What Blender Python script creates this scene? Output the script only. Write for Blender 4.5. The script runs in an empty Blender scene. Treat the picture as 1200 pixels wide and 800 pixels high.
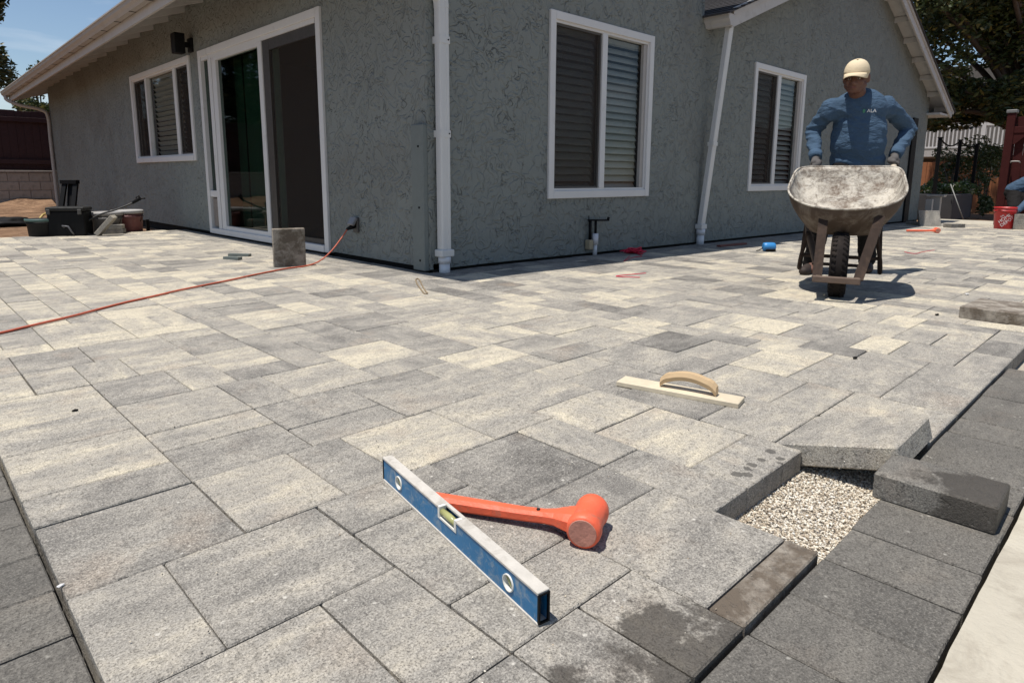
import bpy, bmesh, math, random
import numpy as np
from mathutils import Vector, Matrix, noise
random.seed(7); np.random.seed(7)
scene = bpy.context.scene
COL = scene.collection
R = math.radians

# ------------------------------------------------------------------ camera
H = 0.704                       # camera height above the paving, metres
F_PX, CX, CY = 762.27, 600.0, 340.0          # focal length and principal point (1200 x 800 picture)
YAW, PITCH, ROLL = R(45.82), R(9.85), R(0.289)
fwd = Vector((math.cos(PITCH)*math.cos(YAW), math.cos(PITCH)*math.sin(YAW), -math.sin(PITCH)))
rgt = Vector((math.sin(YAW), -math.cos(YAW), 0)); upv = rgt.cross(fwd)
rgt, upv = (math.cos(ROLL)*rgt + math.sin(ROLL)*upv), (-math.sin(ROLL)*rgt + math.cos(ROLL)*upv)
cam_data = bpy.data.cameras.new('camera'); cam = bpy.data.objects.new('camera', cam_data); COL.objects.link(cam)
cam.matrix_world = Matrix(((rgt.x, upv.x, -fwd.x, 0), (rgt.y, upv.y, -fwd.y, 0), (rgt.z, upv.z, -fwd.z, H), (0, 0, 0, 1)))
cam_data.sensor_width = 36.0; cam_data.lens = F_PX/1200*36.0
cam_data.shift_y = -60.0/1200; cam_data.clip_start = 0.02; cam_data.clip_end = 600
scene.camera = cam

# ------------------------------------------------------------------ sky, sun, exposure
SUN_DIR = Vector((0.26, -0.085, -1.0)).normalized()        # the way the light travels
world = bpy.data.worlds.new('World'); scene.world = world; world.use_nodes = True
wn = world.node_tree; bg = wn.nodes['Background']
sky = wn.nodes.new('ShaderNodeTexSky'); sky.sky_type = 'NISHITA'; sky.sun_disc = False
sky.sun_elevation = math.asin(-SUN_DIR.z); sky.sun_rotation = math.atan2(-SUN_DIR.x, -SUN_DIR.y)
sky.air_density = 1.0; sky.dust_density = 0.35; sky.ozone_density = 2.0
# thin high cloud over the blue
tc = wn.nodes.new('ShaderNodeTexCoord'); mp = wn.nodes.new('ShaderNodeMapping'); mp.inputs['Scale'].default_value = (2.0, 2.0, 11.0)
nz = wn.nodes.new('ShaderNodeTexNoise'); nz.inputs['Scale'].default_value = 2.2; nz.inputs['Detail'].default_value = 6; nz.inputs['Distortion'].default_value = .4
rp = wn.nodes.new('ShaderNodeValToRGB'); rp.color_ramp.elements[0].position = .52; rp.color_ramp.elements[0].color = (0, 0, 0, 1)
rp.color_ramp.elements[1].position = .78; rp.color_ramp.elements[1].color = (.55, .55, .55, 1)
mx = wn.nodes.new('ShaderNodeMix'); mx.data_type = 'RGBA'; mx.inputs[7].default_value = (8.0, 8.4, 9.0, 1)
wn.links.new(tc.outputs['Generated'], mp.inputs['Vector']); wn.links.new(mp.outputs[0], nz.inputs['Vector'])
wn.links.new(nz.outputs['Fac'], rp.inputs[0]); wn.links.new(rp.outputs[0], mx.inputs[0]); wn.links.new(sky.outputs[0], mx.inputs[6])
wn.links.new(mx.outputs[2], bg.inputs['Color']); bg.inputs['Strength'].default_value = 0.092
sun_d = bpy.data.lights.new('sun', 'SUN'); sun_d.energy = 4.6; sun_d.angle = R(0.53); sun_d.color = (1.0, .945, .87)
sun = bpy.data.objects.new('sun', sun_d); COL.objects.link(sun); sun.location = (0, 0, 30)
sun.rotation_euler = SUN_DIR.to_track_quat('-Z', 'Y').to_euler()
vs = scene.view_settings; vs.view_transform = 'Standard'; vs.look = 'None'; vs.gamma = 1; vs.exposure = 0.25; vs.use_curve_mapping = False
scene.render.engine = 'CYCLES'

# ------------------------------------------------------------------ photo pixel -> place
FH = Vector((math.cos(YAW), math.sin(YAW), 0))
def ray(x, y): return fwd + rgt*((x-CX)/F_PX) - upv*((y-CY)/F_PX)
def ground_z(X): return -0.0125*max(0.0, X-3.5)             # the paving falls gently away along the long wall
def on_ground(x, y, dz=0.0):
    z = 0.0; d = ray(x, y)
    for _ in range(6):
        t = (z+dz-H)/d.z; X = d.x*t; z = ground_z(X)
    return Vector((d.x*t, d.y*t, z+dz))
def at(x, y, D):                                            # D: metres ahead of the camera, over the ground
    d = ray(x, y); t = D/d.dot(FH); return Vector((0, 0, H)) + d*t

# ------------------------------------------------------------------ object helpers
ORG = {}
def tag(o, label=None, cat=None, group=None, kind=None):
    if label: o['label'] = label
    if cat: o['category'] = cat
    if group: o['group'] = group
    if kind: o['kind'] = kind
    return o
def empty(name, loc, label, cat, group=None):
    o = bpy.data.objects.new(name, None); COL.objects.link(o); o.location = loc; o.empty_display_size = .1
    ORG[o.name] = Vector(loc); return tag(o, label, cat, group)
def link(name, me, mat, parent=None, loc=None):
    o = bpy.data.objects.new(name, me); COL.objects.link(o)
    if mat is not None and len(me.materials) == 0: me.materials.append(mat)
    if parent is not None: o.parent = parent
    if loc is not None: o.location = loc
    return o
class MB:
    """collects shapes in world coordinates; build() links them as one mesh object"""
    def __init__(s): s.v = []; s.f = []; s.sm = []
    def add(s, vs, fs, smooth=False):
        n = len(s.v); s.v += [tuple(v) for v in vs]; s.f += [tuple(i+n for i in f) for f in fs]; s.sm += [smooth]*len(fs); return s
    def box(s, a, b, M=None):
        (x0, y0, z0), (x1, y1, z1) = a, b
        vs = [Vector(p) for p in ((x0,y0,z0),(x1,y0,z0),(x1,y1,z0),(x0,y1,z0),(x0,y0,z1),(x1,y0,z1),(x1,y1,z1),(x0,y1,z1))]
        if M is not None: vs = [M @ v for v in vs]
        return s.add(vs, [(0,3,2,1),(4,5,6,7),(0,1,5,4),(1,2,6,5),(2,3,7,6),(3,0,4,7)])
    def bevbox(s, a, b, r=.004, M=None):
        (x0, y0, z0), (x1, y1, z1) = a, b; bm = bmesh.new()
        bmesh.ops.create_cube(bm, size=1)
        for v in bm.verts: v.co = Vector(((x0+x1)/2+v.co.x*(x1-x0), (y0+y1)/2+v.co.y*(y1-y0), (z0+z1)/2+v.co.z*(z1-z0)))
        bmesh.ops.bevel(bm, geom=bm.edges[:], offset=r, segments=1, affect='EDGES', profile=.5)
        return s.addbm(bm, M)
    def addbm(s, bm, M=None, smooth=False):
        bm.verts.ensure_lookup_table(); bm.verts.index_update()
        s.add([(M @ v.co) if M is not None else v.co.copy() for v in bm.verts], [[v.index for v in f.verts] for f in bm.faces], smooth); bm.free(); return s
    def beam(s, p, q, w, h, up=(0, 0, 1)):
        p, q = Vector(p), Vector(q); d = (q-p); L = d.length; d.normalize(); u = Vector(up)
        if abs(d.dot(u)) > .98: u = Vector((1, 0, 0))
        x = d.cross(u).normalized(); u = x.cross(d)
        M = Matrix(((d.x, x.x, u.x, p.x), (d.y, x.y, u.y, p.y), (d.z, x.z, u.z, p.z), (0, 0, 0, 1)))
        return s.box((0, -w/2, -h/2), (L, w/2, h/2), M)
    def tube(s, pts, r, n=8, caps=True, smooth=True):
        pts = [Vector(p) for p in pts]; rs = r if isinstance(r, (list, tuple)) else [r]*len(pts)
        rings = []; prev = None
        for i, p in enumerate(pts):
            d = (pts[min(i+1, len(pts)-1)] - pts[max(i-1, 0)]).normalized()
            if prev is None:
                a = Vector((0, 0, 1)) if abs(d.z) < .9 else Vector((1, 0, 0)); x = d.cross(a).normalized()
            else: x = (prev - d*prev.dot(d)).normalized()
            prev = x; y = d.cross(x)
            rings.append([p + (x*math.cos(t)+y*math.sin(t))*rs[i] for t in [2*math.pi*k/n for k in range(n)]])
        return s.loft(rings, caps, smooth)
    def loft(s, rings, caps=True, smooth=True, closed=True):
        n = len(rings[0]); vs = [v for r in rings for v in r]; fs = []
        for i in range(len(rings)-1):
            for k in range(n if closed else n-1):
                a, b = i*n+k, i*n+(k+1) % n; fs.append((a, b, b+n, a+n))
        s.add(vs, fs, smooth)
        if caps:
            m = len(s.v)-len(vs); s.f.append(tuple(m+k for k in range(n))[::-1]); s.f.append(tuple(m+(len(rings)-1)*n+k for k in range(n))); s.sm += [False, False]
        return s
    def lathe(s, prof, M=None, n=20, smooth=True, caps=True):
        rings = [[Vector((r*math.cos(2*math.pi*k/n), r*math.sin(2*math.pi*k/n), z)) for k in range(n)] for r, z in prof]
        if M is not None: rings = [[M @ v for v in r] for r in rings]
        return s.loft(rings, caps, smooth)
    def prism(s, poly, ext):
        n = len(poly); e = Vector(ext); a = [Vector(p) for p in poly]; b = [p+e for p in a]
        return s.add(a+b, [tuple(range(n))[::-1], tuple(range(n, 2*n))] + [(k, (k+1) % n, n+(k+1) % n, n+k) for k in range(n)])
    def mesh(s, name, org=Vector((0, 0, 0)), fix=True):
        me = bpy.data.meshes.new(name); me.from_pydata([tuple(Vector(v)-org) for v in s.v], [], s.f)
        me.polygons.foreach_set('use_smooth', s.sm)
        if fix:
            bm = bmesh.new(); bm.from_mesh(me); bmesh.ops.recalc_face_normals(bm, faces=bm.faces[:]); bm.to_mesh(me); bm.free()
        me.update(); return me
    def build(s, name, mat, parent=None, fix=True):
        org = Vector((0, 0, 0)); p = parent
        while p is not None and p.parent is not None: p = p.parent
        if p is not None: org = ORG.get(p.name, Vector((0, 0, 0)))
        if parent is None:                                   # a single-mesh thing: origin at its base
            a = np.array(s.v); org = Vector(((a[:,0].min()+a[:,0].max())/2, (a[:,1].min()+a[:,1].max())/2, a[:,2].min()))
            o = link(name, s.mesh(name, org, fix), mat, None, org); ORG[o.name] = org; return o
        return link(name, s.mesh(name, org, fix), mat, parent)
def frame(o, x, y, z):                                       # matrix from origin and axes
    x, y, z = Vector(x), Vector(y), Vector(z)
    return Matrix(((x.x, y.x, z.x, o[0]), (x.y, y.y, z.y, o[1]), (x.z, y.z, z.z, o[2]), (0, 0, 0, 1)))
def axis_frame(o, d, up=(0, 0, 1)):                          # z axis along d
    d = Vector(d).normalized(); u = Vector(up)
    if abs(d.dot(u)) > .98: u = Vector((1, 0, 0))
    x = u.cross(d).normalized(); return frame(o, x, d.cross(x), d)
def spline(pts, n=8):
    pts = [Vector(p) for p in pts]; out = []
    for i in range(len(pts)-1):
        p0, p1, p2, p3 = pts[max(i-1, 0)], pts[i], pts[i+1], pts[min(i+2, len(pts)-1)]
        for k in range(n):
            t = k/n; out.append(.5*((2*p1)+(p2-p0)*t+(2*p0-5*p1+4*p2-p3)*t*t+(3*p1-p0-3*p2+p3)*t**3))
    return out+[pts[-1]]

# ------------------------------------------------------------------ materials
class N:
    def __init__(s, name):
        s.m = bpy.data.materials.new(name); s.m.use_nodes = True; s.t = s.m.node_tree; s.b = s.t.nodes['Principled BSDF']
    def n(s, t, **kw):
        nd = s.t.nodes.new('ShaderNode'+t)
        for k, v in kw.items():
            if k in nd.inputs: nd.inputs[k].default_value = v
            else: setattr(nd, k, v)
        return nd
    def l(s, a, b): s.t.links.new(a, b)
    def noise(s, vec, scale, detail=4, dist=0., rough=.55):
        nd = s.n('TexNoise'); nd.inputs['Scale'].default_value = scale; nd.inputs['Detail'].default_value = detail
        nd.inputs['Distortion'].default_value = dist; nd.inputs['Roughness'].default_value = rough
        if vec is not None: s.l(vec, nd.inputs['Vector'])
        return nd.outputs['Fac']
    def ramp(s, v, p0, p1, c0=(0,0,0,1), c1=(1,1,1,1)):
        r = s.n('ValToRGB'); e = r.color_ramp.elements; e[0].position = p0; e[1].position = p1
        e[0].color = c0 if len(c0) == 4 else (*c0, 1); e[1].color = c1 if len(c1) == 4 else (*c1, 1)
        s.l(v, r.inputs[0]); return r.outputs[0]
    def mix(s, f, a, b, mode='MIX'):
        m = s.n('Mix'); m.data_type = 'RGBA'; m.blend_type = mode
        for sock, v in ((m.inputs[0], f), (m.inputs[6], a), (m.inputs[7], b)):
            if isinstance(v, (int, float)): sock.default_value = v
            elif isinstance(v, (tuple, list)): sock.default_value = v if len(v) == 4 else (*v, 1)
            else: s.l(v, sock)
        return m.outputs[2]
    def math(s, op, a, b=0.):
        m = s.n('Math'); m.operation = op
        for sock, v in ((m.inputs[0], a), (m.inputs[1], b)):
            if isinstance(v, (int, float)): sock.default_value = v
            else: s.l(v, sock)
        return m.outputs[0]
    def bump(s, h, dist=.002, strength=1., nrm=None):
        b = s.n('Bump'); b.inputs['Distance'].default_value = dist; b.inputs['Strength'].default_value = strength; s.l(h, b.inputs['Height'])
        if nrm is not None: s.l(nrm, b.inputs['Normal'])
        return b.outputs[0]
    def geo(s): return s.n('NewGeometry').outputs['Position']
    def obj(s): return s.n('TexCoord').outputs['Object']
    def done(s, col=None, rough=None, nrm=None, metal=None, spec=None):
        for k, v in (('Base Color', col), ('Roughness', rough), ('Normal', nrm), ('Metallic', metal), ('Specular IOR Level', spec)):
            if v is None: continue
            if isinstance(v, (int, float)): s.b.inputs[k].default_value = v
            elif isinstance(v, (tuple, list)): s.b.inputs[k].default_value = (*v, 1) if len(v) == 3 else v
            else: s.l(v, s.b.inputs[k])
        return s.m
def simple(name, c, rough=.6, var=.25, scale=9, metal=0., bump=.0008, bscale=60, dirt=None, dscale=4, dlo=.5, dhi=.75, spec=None):
    k = N(name); p = k.obj(); f = k.noise(p, scale, 5)
    col = k.mix(f, tuple(x*(1-var) for x in c), tuple(min(1, x*(1+var)) for x in c))
    if dirt: col = k.mix(k.ramp(k.noise(p, dscale, 7, .6, .7), dlo, dhi), col, dirt)
    rg = k.math('ADD', k.math('MULTIPLY', k.noise(p, scale*3, 3), .25), rough-.12)
    return k.done(col, rg, k.bump(k.noise(p, bscale, 3), bump), metal, spec)

def stucco_mat():
    k = N('stucco'); p = k.geo()
    warp = k.n('Mix'); warp.data_type = 'VECTOR'; warp.inputs[0].default_value = .09
    nn = k.n('TexNoise'); nn.inputs['Scale'].default_value = 5.2; nn.inputs['Detail'].default_value = 2; k.l(p, nn.inputs['Vector'])
    k.l(p, warp.inputs[4]); k.l(nn.outputs['Color'], warp.inputs[5]); w = warp.outputs[1]
    a = k.noise(w, 9, 2.0, 1.6, .5); ra = k.ramp(a, .46, .55)             # trowelled skins
    ridge = k.math('ABSOLUTE', k.math('SUBTRACT', k.noise(w, 7.5, 1.2, 1.8), .5)); rr = k.ramp(ridge, .0, .022, (1,1,1,1), (0,0,0,1))
    mask = k.mix(1.0, k.ramp(k.noise(p, 3.1, 4, .3, .6), .40, .58), k.ramp(k.noise(p, 19, 1), .46, .54), 'MULTIPLY')
    rr = k.mix(1.0, rr, mask, 'MULTIPLY')
    fine = k.noise(p, 110, 4)
    hgt = k.math('ADD', k.math('MULTIPLY', ra, .45), k.math('ADD', k.math('MULTIPLY', rr, -.75), k.math('MULTIPLY', fine, .22)))
    col = k.mix(k.noise(p, 1.1, 4), (.186, .200, .188), (.236, .252, .236))
    col = k.mix(k.math('MULTIPLY', rr, .22), col, (.060, .064, .060))  # darkened groove lines paint in crease shade that the bump alone lacks
    col = k.mix(k.ramp(k.noise(p, .55, 5, .5), .52, .75), col, (.172, .174, .160))
    return k.done(col, .88, k.bump(hgt, .019, 1.0), 0, .25)

def paver_mat(name, attr=False, stain=None, tone=1.0, wet_y=.545):
    """R of the object colour: how charcoal; G: how warm/cream; B: streak direction and seed"""
    k = N(name)
    if attr:
        at_ = k.n('Attribute'); at_.attribute_name = 'pcol'; c = at_.outputs['Color']; p = k.geo()
    else:
        oi = k.n('ObjectInfo'); c = oi.outputs['Color']; p = k.geo()
    sp = k.n('SeparateColor'); k.l(c, sp.inputs[0]); dark, warm, seed = sp.outputs
    comb = k.n('CombineXYZ'); s37 = k.math('MULTIPLY', seed, 37.0); k.l(s37, comb.inputs[0]); k.l(k.math('MULTIPLY', seed, 91.0), comb.inputs[1]); k.l(k.math('MULTIPLY', seed, 13.), comb.inputs[2])
    va = k.n('VectorMath'); va.operation = 'ADD'; k.l(p, va.inputs[0]); k.l(comb.outputs[0], va.inputs[1]); q = va.outputs[0]
    def stretched(sx, sy):
        m = k.n('Mapping'); m.inputs['Scale'].default_value = (sx, sy, 1); k.l(q, m.inputs['Vector']); return m.outputs[0]
    sx = k.noise(stretched(1.8, 4.2), 2.1, 8, .25, .72); sy = k.noise(stretched(4.2, 1.8), 2.1, 8, .25, .72)
    sel = k.math('GREATER_THAN', seed, .68)
    st = k.math('ADD', k.math('MULTIPLY', sx, k.math('SUBTRACT', 1., sel)), k.math('MULTIPLY', sy, sel))
    blot = k.noise(q, 12, 7, .2, .7); grain = k.noise(q, 260, 3, 0, .8); grain2 = k.noise(q, 120, 5, 0, .75)
    sb = k.math('ADD', st, k.math('MULTIPLY', k.math('SUBTRACT', blot, .5), .35))
    tt = k.math('ADD', k.math('ADD', k.math('MULTIPLY', k.math('SUBTRACT', sb, .5), 1.55 if tone > .9 else .8), .50), k.math('SUBTRACT', k.math('MULTIPLY', warm, .36), k.math('MULTIPLY', dark, .42)))
    r5 = k.n('ValToRGB'); cr5 = r5.color_ramp; cr5.elements[0].position = .0; cr5.elements[0].color = (*[x*tone for x in (.132, .125, .115)], 1); cr5.elements[1].position = .92; cr5.elements[1].color = (*[x*tone for x in (.67, .60, .455)], 1)
    for ps_, cc_ in ((.22, (.222, .210, .190)), (.45, (.340, .318, .280)), (.62, (.435, .40, .338)), (.76, (.53, .48, .385))): e_ = cr5.elements.new(ps_); e_.color = (*[x*tone for x in cc_], 1)
    k.l(tt, r5.inputs[0]); base = r5.outputs[0]
    base = k.mix(k.math('MULTIPLY', k.ramp(k.noise(q, 4.3, 5), .58, .76), .30*min(tone, 1)), base, (.46, .33, .22))
    base = k.mix(k.math('MULTIPLY', k.ramp(grain2, .42, .64), .55), base, k.mix(.5, base, (.13, .12, .105)))
    base = k.mix(k.math('MULTIPLY', k.ramp(grain, .34, .50, (1,1,1,1), (0,0,0,1)), .85), base, (.085*tone**.5, .079*tone**.5, .070*tone**.5))
    base = k.mix(k.math('MULTIPLY', k.ramp(grain, .54, .70), .62), base, (.66*tone, .62*tone, .54*tone))
    chip = k.n('TexVoronoi'); chip.inputs['Scale'].default_value = 42; k.l(q, chip.inputs['Vector'])
    chm = k.math('MULTIPLY', k.ramp(chip.outputs['Distance'], .10, .20, (1,1,1,1), (0,0,0,1)), k.ramp(k.noise(q, 23, 2), .56, .64))
    base = k.mix(k.math('MULTIPLY', chm, .6), base, (.68*tone**.5, .65*tone**.5, .58*tone**.5))
    rough = .86
    if stain == 'wet':
        sy_ = k.n('SeparateXYZ'); k.l(p, sy_.inputs[0])
        w = k.ramp(k.math('ADD', k.math('ADD', k.noise(q, 11, 9, .15, .76), k.math('MULTIPLY', k.noise(q, 4.5, 2), .6)), k.math('MULTIPLY', k.math('SUBTRACT', wet_y, sy_.outputs[1]), 1.7)), .82, .93)
        base = k.mix(k.math('MULTIPLY', w, .82), base, (.055, .048, .040)); rough = k.math('SUBTRACT', .88, k.math('MULTIPLY', w, .38))
    elif stain == 'mud':
        w = k.ramp(k.noise(q, 9, 8, .2, .72), .40, .58)
        base = k.mix(w, k.mix(k.noise(q, 22, 4), (.46, .42, .36), (.20, .17, .135)), (.130, .105, .080)); rough = .7
    elif stain:                                             # a list of drops: (x, y, radius)
        tot = None; sep = k.n('SeparateXYZ'); wob = k.n('Mix'); wob.data_type = 'VECTOR'; wob.inputs[0].default_value = .02
        nn = k.n('TexNoise'); nn.inputs['Scale'].default_value = 45; nn.inputs['Detail'].default_value = 3; k.l(p, nn.inputs['Vector']); k.l(p, wob.inputs[4]); k.l(nn.outputs['Color'], wob.inputs[5]); k.l(wob.outputs[1], sep.inputs[0])
        for (x, y, r) in stain:
            dx = k.math('SUBTRACT', sep.outputs[0], x); dy = k.math('SUBTRACT', sep.outputs[1], y)
            d = k.math('SQRT', k.math('ADD', k.math('MULTIPLY', dx, dx), k.math('MULTIPLY', dy, dy)))
            v = k.math('LESS_THAN', d, r); tot = v if tot is None else k.math('MAXIMUM', tot, v)
        base = k.mix(k.math('MULTIPLY', tot, .75), base, (.075, .07, .062)); rough = k.math('SUBTRACT', .86, k.math('MULTIPLY', tot, .4))
    pit = k.ramp(k.noise(q, 75, 3, .2, .6), .30, .46)
    hgt = k.math('ADD', k.math('MULTIPLY', grain2, .8), k.math('ADD', k.math('MULTIPLY', grain, .45), k.math('MULTIPLY', pit, .55)))
    base = k.mix(k.math('MULTIPLY', k.math('SUBTRACT', 1., pit), .35), base, (.10*tone**.5, .092*tone**.5, .08*tone**.5))
    return k.done(base, rough, k.bump(hgt, .0034, 1.), 0, .2)

M_STUCCO = stucco_mat()
M_PAVER, M_PAVER_FAR = paver_mat('paver_concrete'), paver_mat('paver_concrete_far', True)
M_PAVER_WET, M_PAVER_MUD = paver_mat('paver_damp', stain='wet'), paver_mat('paver_muddy', stain='mud')
M_WHITE = simple('white_vinyl', (.62, .61, .60), .45, .06, 6, bump=.0003, dirt=(.36, .34, .31), dlo=.6, dhi=.85)
M_TRIM = simple('painted_trim', (.46, .44, .42), .6, .1, 7, bump=.001, bscale=25, dirt=(.30, .27, .24), dlo=.55, dhi=.8)
M_GUTTER = simple('painted_gutter', (.37, .345, .32), .5, .1, 5, dirt=(.27, .24, .21), dlo=.55, dhi=.8)
M_DOWN = simple('downspout_paint', (.58, .58, .57), .45, .06, 5, dirt=(.36, .35, .33), dlo=.6, dhi=.85)
M_PVC = simple('pvc', (.60, .61, .64), .4, .05, 8)
M_BOARD = simple('painted_board', (.150, .168, .160), .7, .12, 14, bump=.0012, bscale=30)
M_DARK = simple('gap_shade_and_dark_fittings', (.020, .019, .018), .95, .2, 12, spec=.1)  # near-black: shade painted into gaps and holes, also real dark fittings
M_BLACK = simple('black_plastic', (.007, .007, .0075), .6, .25, 9, spec=.15)
M_IRON = simple('black_iron', (.006, .006, .0065), .65, .25, 14, spec=.12)
M_SHINGLE = simple('asphalt_shingle', (.045, .043, .046), .92, .35, 30, bump=.004, bscale=90)
M_BLIND = simple('blind_slat', (.27, .265, .262), .6, .06, 5, bump=.0002)
M_ROOM = simple('dark_room', (.03, .028, .026), .9)  # near-black lining stands in for the unlit interior behind the glass
M_CONC = simple('concrete', (.43, .395, .32), .9, .14, 5, bump=.004, bscale=70, dirt=(.27, .235, .185), dscale=7, dlo=.50, dhi=.74)
M_BLOCK = simple('concrete_block', (.31, .27, .24), .92, .15, 6, bump=.003, bscale=60, dirt=(.17, .15, .13))
M_SAND = simple('bedding_sand', (.36, .32, .26), .95, .3, 40, bump=.004, bscale=150)
M_WOOD = simple('float_wood', (.60, .52, .38), .7, .15, 18, bump=.001, bscale=80, dirt=(.42, .36, .27))
M_WOOD2 = simple('handle_wood', (.52, .37, .21), .6, .18, 16, bump=.001, bscale=50)
M_ORANGE = simple('orange_rubber', (.78, .125, .055), .52, .14, 16, bump=.0012, bscale=70, dirt=(.42, .17, .11), dscale=30, dlo=.54, dhi=.72)
M_FACE = simple('scuffed_rubber', (.42, .19, .14), .85, .45, 38, bump=.0015, bscale=90)
M_BLUE = simple('level_blue', (.012, .135, .30), .45, .22, 14, bump=.0008, dirt=(.22, .28, .33), dscale=34, dlo=.50, dhi=.70)
M_ALU = simple('dusty_aluminium', (.50, .47, .42), .75, .18, 40, metal=.0, bump=.0012, bscale=120, dirt=(.30, .27, .225), dscale=26)
M_CORD = simple('orange_cord', (.50, .105, .055), .55, .12, 20)
M_REDWOOD = simple('redwood_stain', (.050, .011, .010), .8, .3, 10, bump=.001, bscale=30, spec=.15)
M_REDFENCE = simple('shaded_red_fence', (.032, .008, .008), .8, .3, 10, bump=.001, bscale=30)  # red taken darker, the fence's shade put into its colour
M_TANFENCE = simple('cedar_fence', (.33, .125, .050), .75, .25, 9, bump=.002, bscale=25)
M_RED = simple('red_bucket_plastic', (.52, .025, .028), .42, .1, 8, dirt=(.36, .06, .05))
M_TEXTW = simple('white_print', (.74, .74, .74), .6, .05)
M_STEEL = simple('rusty_steel', (.040, .027, .021), .8, .4, 16, metal=.1, bump=.0015, bscale=60, dirt=(.085, .055, .038), dscale=8, spec=.2)
M_RUBBER = simple('tyre_rubber', (.016, .013, .012), .9, .35, 12, bump=.0015, bscale=40, dirt=(.06, .046, .036), dlo=.52, dhi=.74, spec=.15)
def tray_mat():
    k = N('cement_crusted_steel'); p = k.obj()
    a = k.noise(p, 9, 8, .6, .68); b = k.noise(p, 4, 5, .8, .6); c = k.noise(p, 60, 4)
    col = k.mix(k.ramp(a, .40, .58), (.17, .145, .12), (.50, .46, .39))
    col = k.mix(k.math('MULTIPLY', k.ramp(b, .50, .60), .8), col, (.13, .092, .066))
    col = k.mix(k.math('MULTIPLY', k.ramp(c, .4, .7), .35), col, (.60, .57, .50))
    ms = k.n('Mapping'); ms.inputs['Scale'].default_value = (14, 2, 14); k.l(p, ms.inputs['Vector']); sc_ = k.noise(ms.outputs[0], 3, 6, .2, .7)
    col = k.mix(k.math('MULTIPLY', k.ramp(sc_, .52, .66), .5), col, (.60, .57, .51)); col = k.mix(k.math('MULTIPLY', k.ramp(k.noise(p, 34, 4), .56, .66), .55), col, (.10, .075, .055))
    return k.done(col, .86, k.bump(k.math('ADD', a, k.math('MULTIPLY', c, .5)), .009, 1.), 0, .25)
M_TRAY = tray_mat()
M_TRAYOUT = simple('scuffed_shaded_tray', (.085, .060, .044), .75, .35, 9, bump=.003, bscale=40, dirt=(.20, .165, .13), dscale=7, dlo=.48, dhi=.68, spec=.2)  # dark brown base carries the shade on the outside; scuffs are its own
def dirt_mat():
    k = N('bare_dirt'); p = k.geo()
    col = k.mix(k.ramp(k.noise(p, 1.6, 8, .4, .7), .38, .62), (.27, .165, .10), (.13, .075, .045))
    col = k.mix(k.math('MULTIPLY', k.ramp(k.noise(p, 14, 6), .5, .7), .5), col, (.42, .28, .17))
    return k.done(col, .95, k.bump(k.noise(p, 7, 8, .2, .7), .06, 1.), 0, .2)
M_DIRT = dirt_mat()
def cloth(name, c, wr=.004, var=.2):
    k = N(name); p = k.obj(); f = k.noise(p, 7, 5, .4)
    col = k.mix(f, tuple(x*(1-var) for x in c), tuple(x*(1+var) for x in c)); col = k.mix(k.math('MULTIPLY', k.noise(p, 260, 2), .3), col, tuple(x*.6 for x in c))
    m = k.n('Mapping'); m.inputs['Scale'].default_value = (1, 1, 2.2); m.inputs['Rotation'].default_value = (.5, .3, 0); k.l(p, m.inputs['Vector'])
    rd = k.math('ABSOLUTE', k.math('SUBTRACT', k.noise(m.outputs[0], 7, 2, 1.4), .5))
    return k.done(col, .93, k.bump(k.math('ADD', k.noise(m.outputs[0], 16, 3, 1.2), k.math('MULTIPLY', rd, -2.2)), wr*1.7, 1.), 0, .15)
M_SHIRT = cloth('blue_cotton', (.056, .096, .152)); M_TROUSER = cloth('dark_work_trousers', (.013, .012, .012)); M_CAP = cloth('cream_cap', (.66, .55, .38), .001, .08)
M_GLOVE = simple('grey_work_glove', (.085, .078, .075), .9, .3, 25, bump=.0015, bscale=90); M_BOOT = simple('brown_boot', (.026, .016, .012), .7, .3, 14, bump=.001)
M_SKIN = simple('skin', (.120, .052, .034), .55, .12, 20, bump=.0006, bscale=120); M_LIP = simple('lips', (.17, .065, .05), .5); M_EYE = simple('eye', (.30, .28, .26), .3, .05); M_HAIR = simple('dark_hair', (.012, .010, .009), .7)  # skin tone darkened, shade on the face put into its base colour
def glass_mat(name, tint, rough=.03, alpha=.0):
    k = N(name); k.b.inputs['Base Color'].default_value = (*tint, 1); k.b.inputs['Roughness'].default_value = rough
    tr = k.n('BsdfTransparent'); tr.inputs[0].default_value = (*tint, 1); gl = k.n('BsdfGlossy'); gl.inputs['Roughness'].default_value = rough
    fr = k.n('LayerWeight'); fr.inputs['Blend'].default_value = .30; mx = k.n('MixShader'); bf = k.math('SUBTRACT', 1., k.n('NewGeometry').outputs['Backfacing']); f = k.math('MULTIPLY', k.math('ADD', k.math('MULTIPLY', fr.outputs['Fresnel'], .85), .02), bf)
    k.l(f, mx.inputs[0]); k.l(tr.outputs[0], mx.inputs[1]); k.l(gl.outputs[0], mx.inputs[2]); k.l(mx.outputs[0], k.t.nodes['Material Output'].inputs['Surface']); return k.m
M_GLASS = glass_mat('window_glass', (.90, .92, .90)); M_GLASSD = glass_mat('green_reflection_glass', (.42, .54, .48))  # door tint puts the dark green reflection into the glass colour
def screen_mat():
    k = N('insect_screen'); tr = k.n('BsdfTransparent'); df = k.n('BsdfDiffuse'); df.inputs[0].default_value = (.060, .050, .044, 1); mx = k.n('MixShader'); mx.inputs[0].default_value = .34
    k.l(tr.outputs[0], mx.inputs[1]); k.l(df.outputs[0], mx.inputs[2]); k.l(mx.outputs[0], k.t.nodes['Material Output'].inputs['Surface']); return k.m
M_SCREEN = screen_mat()
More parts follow.
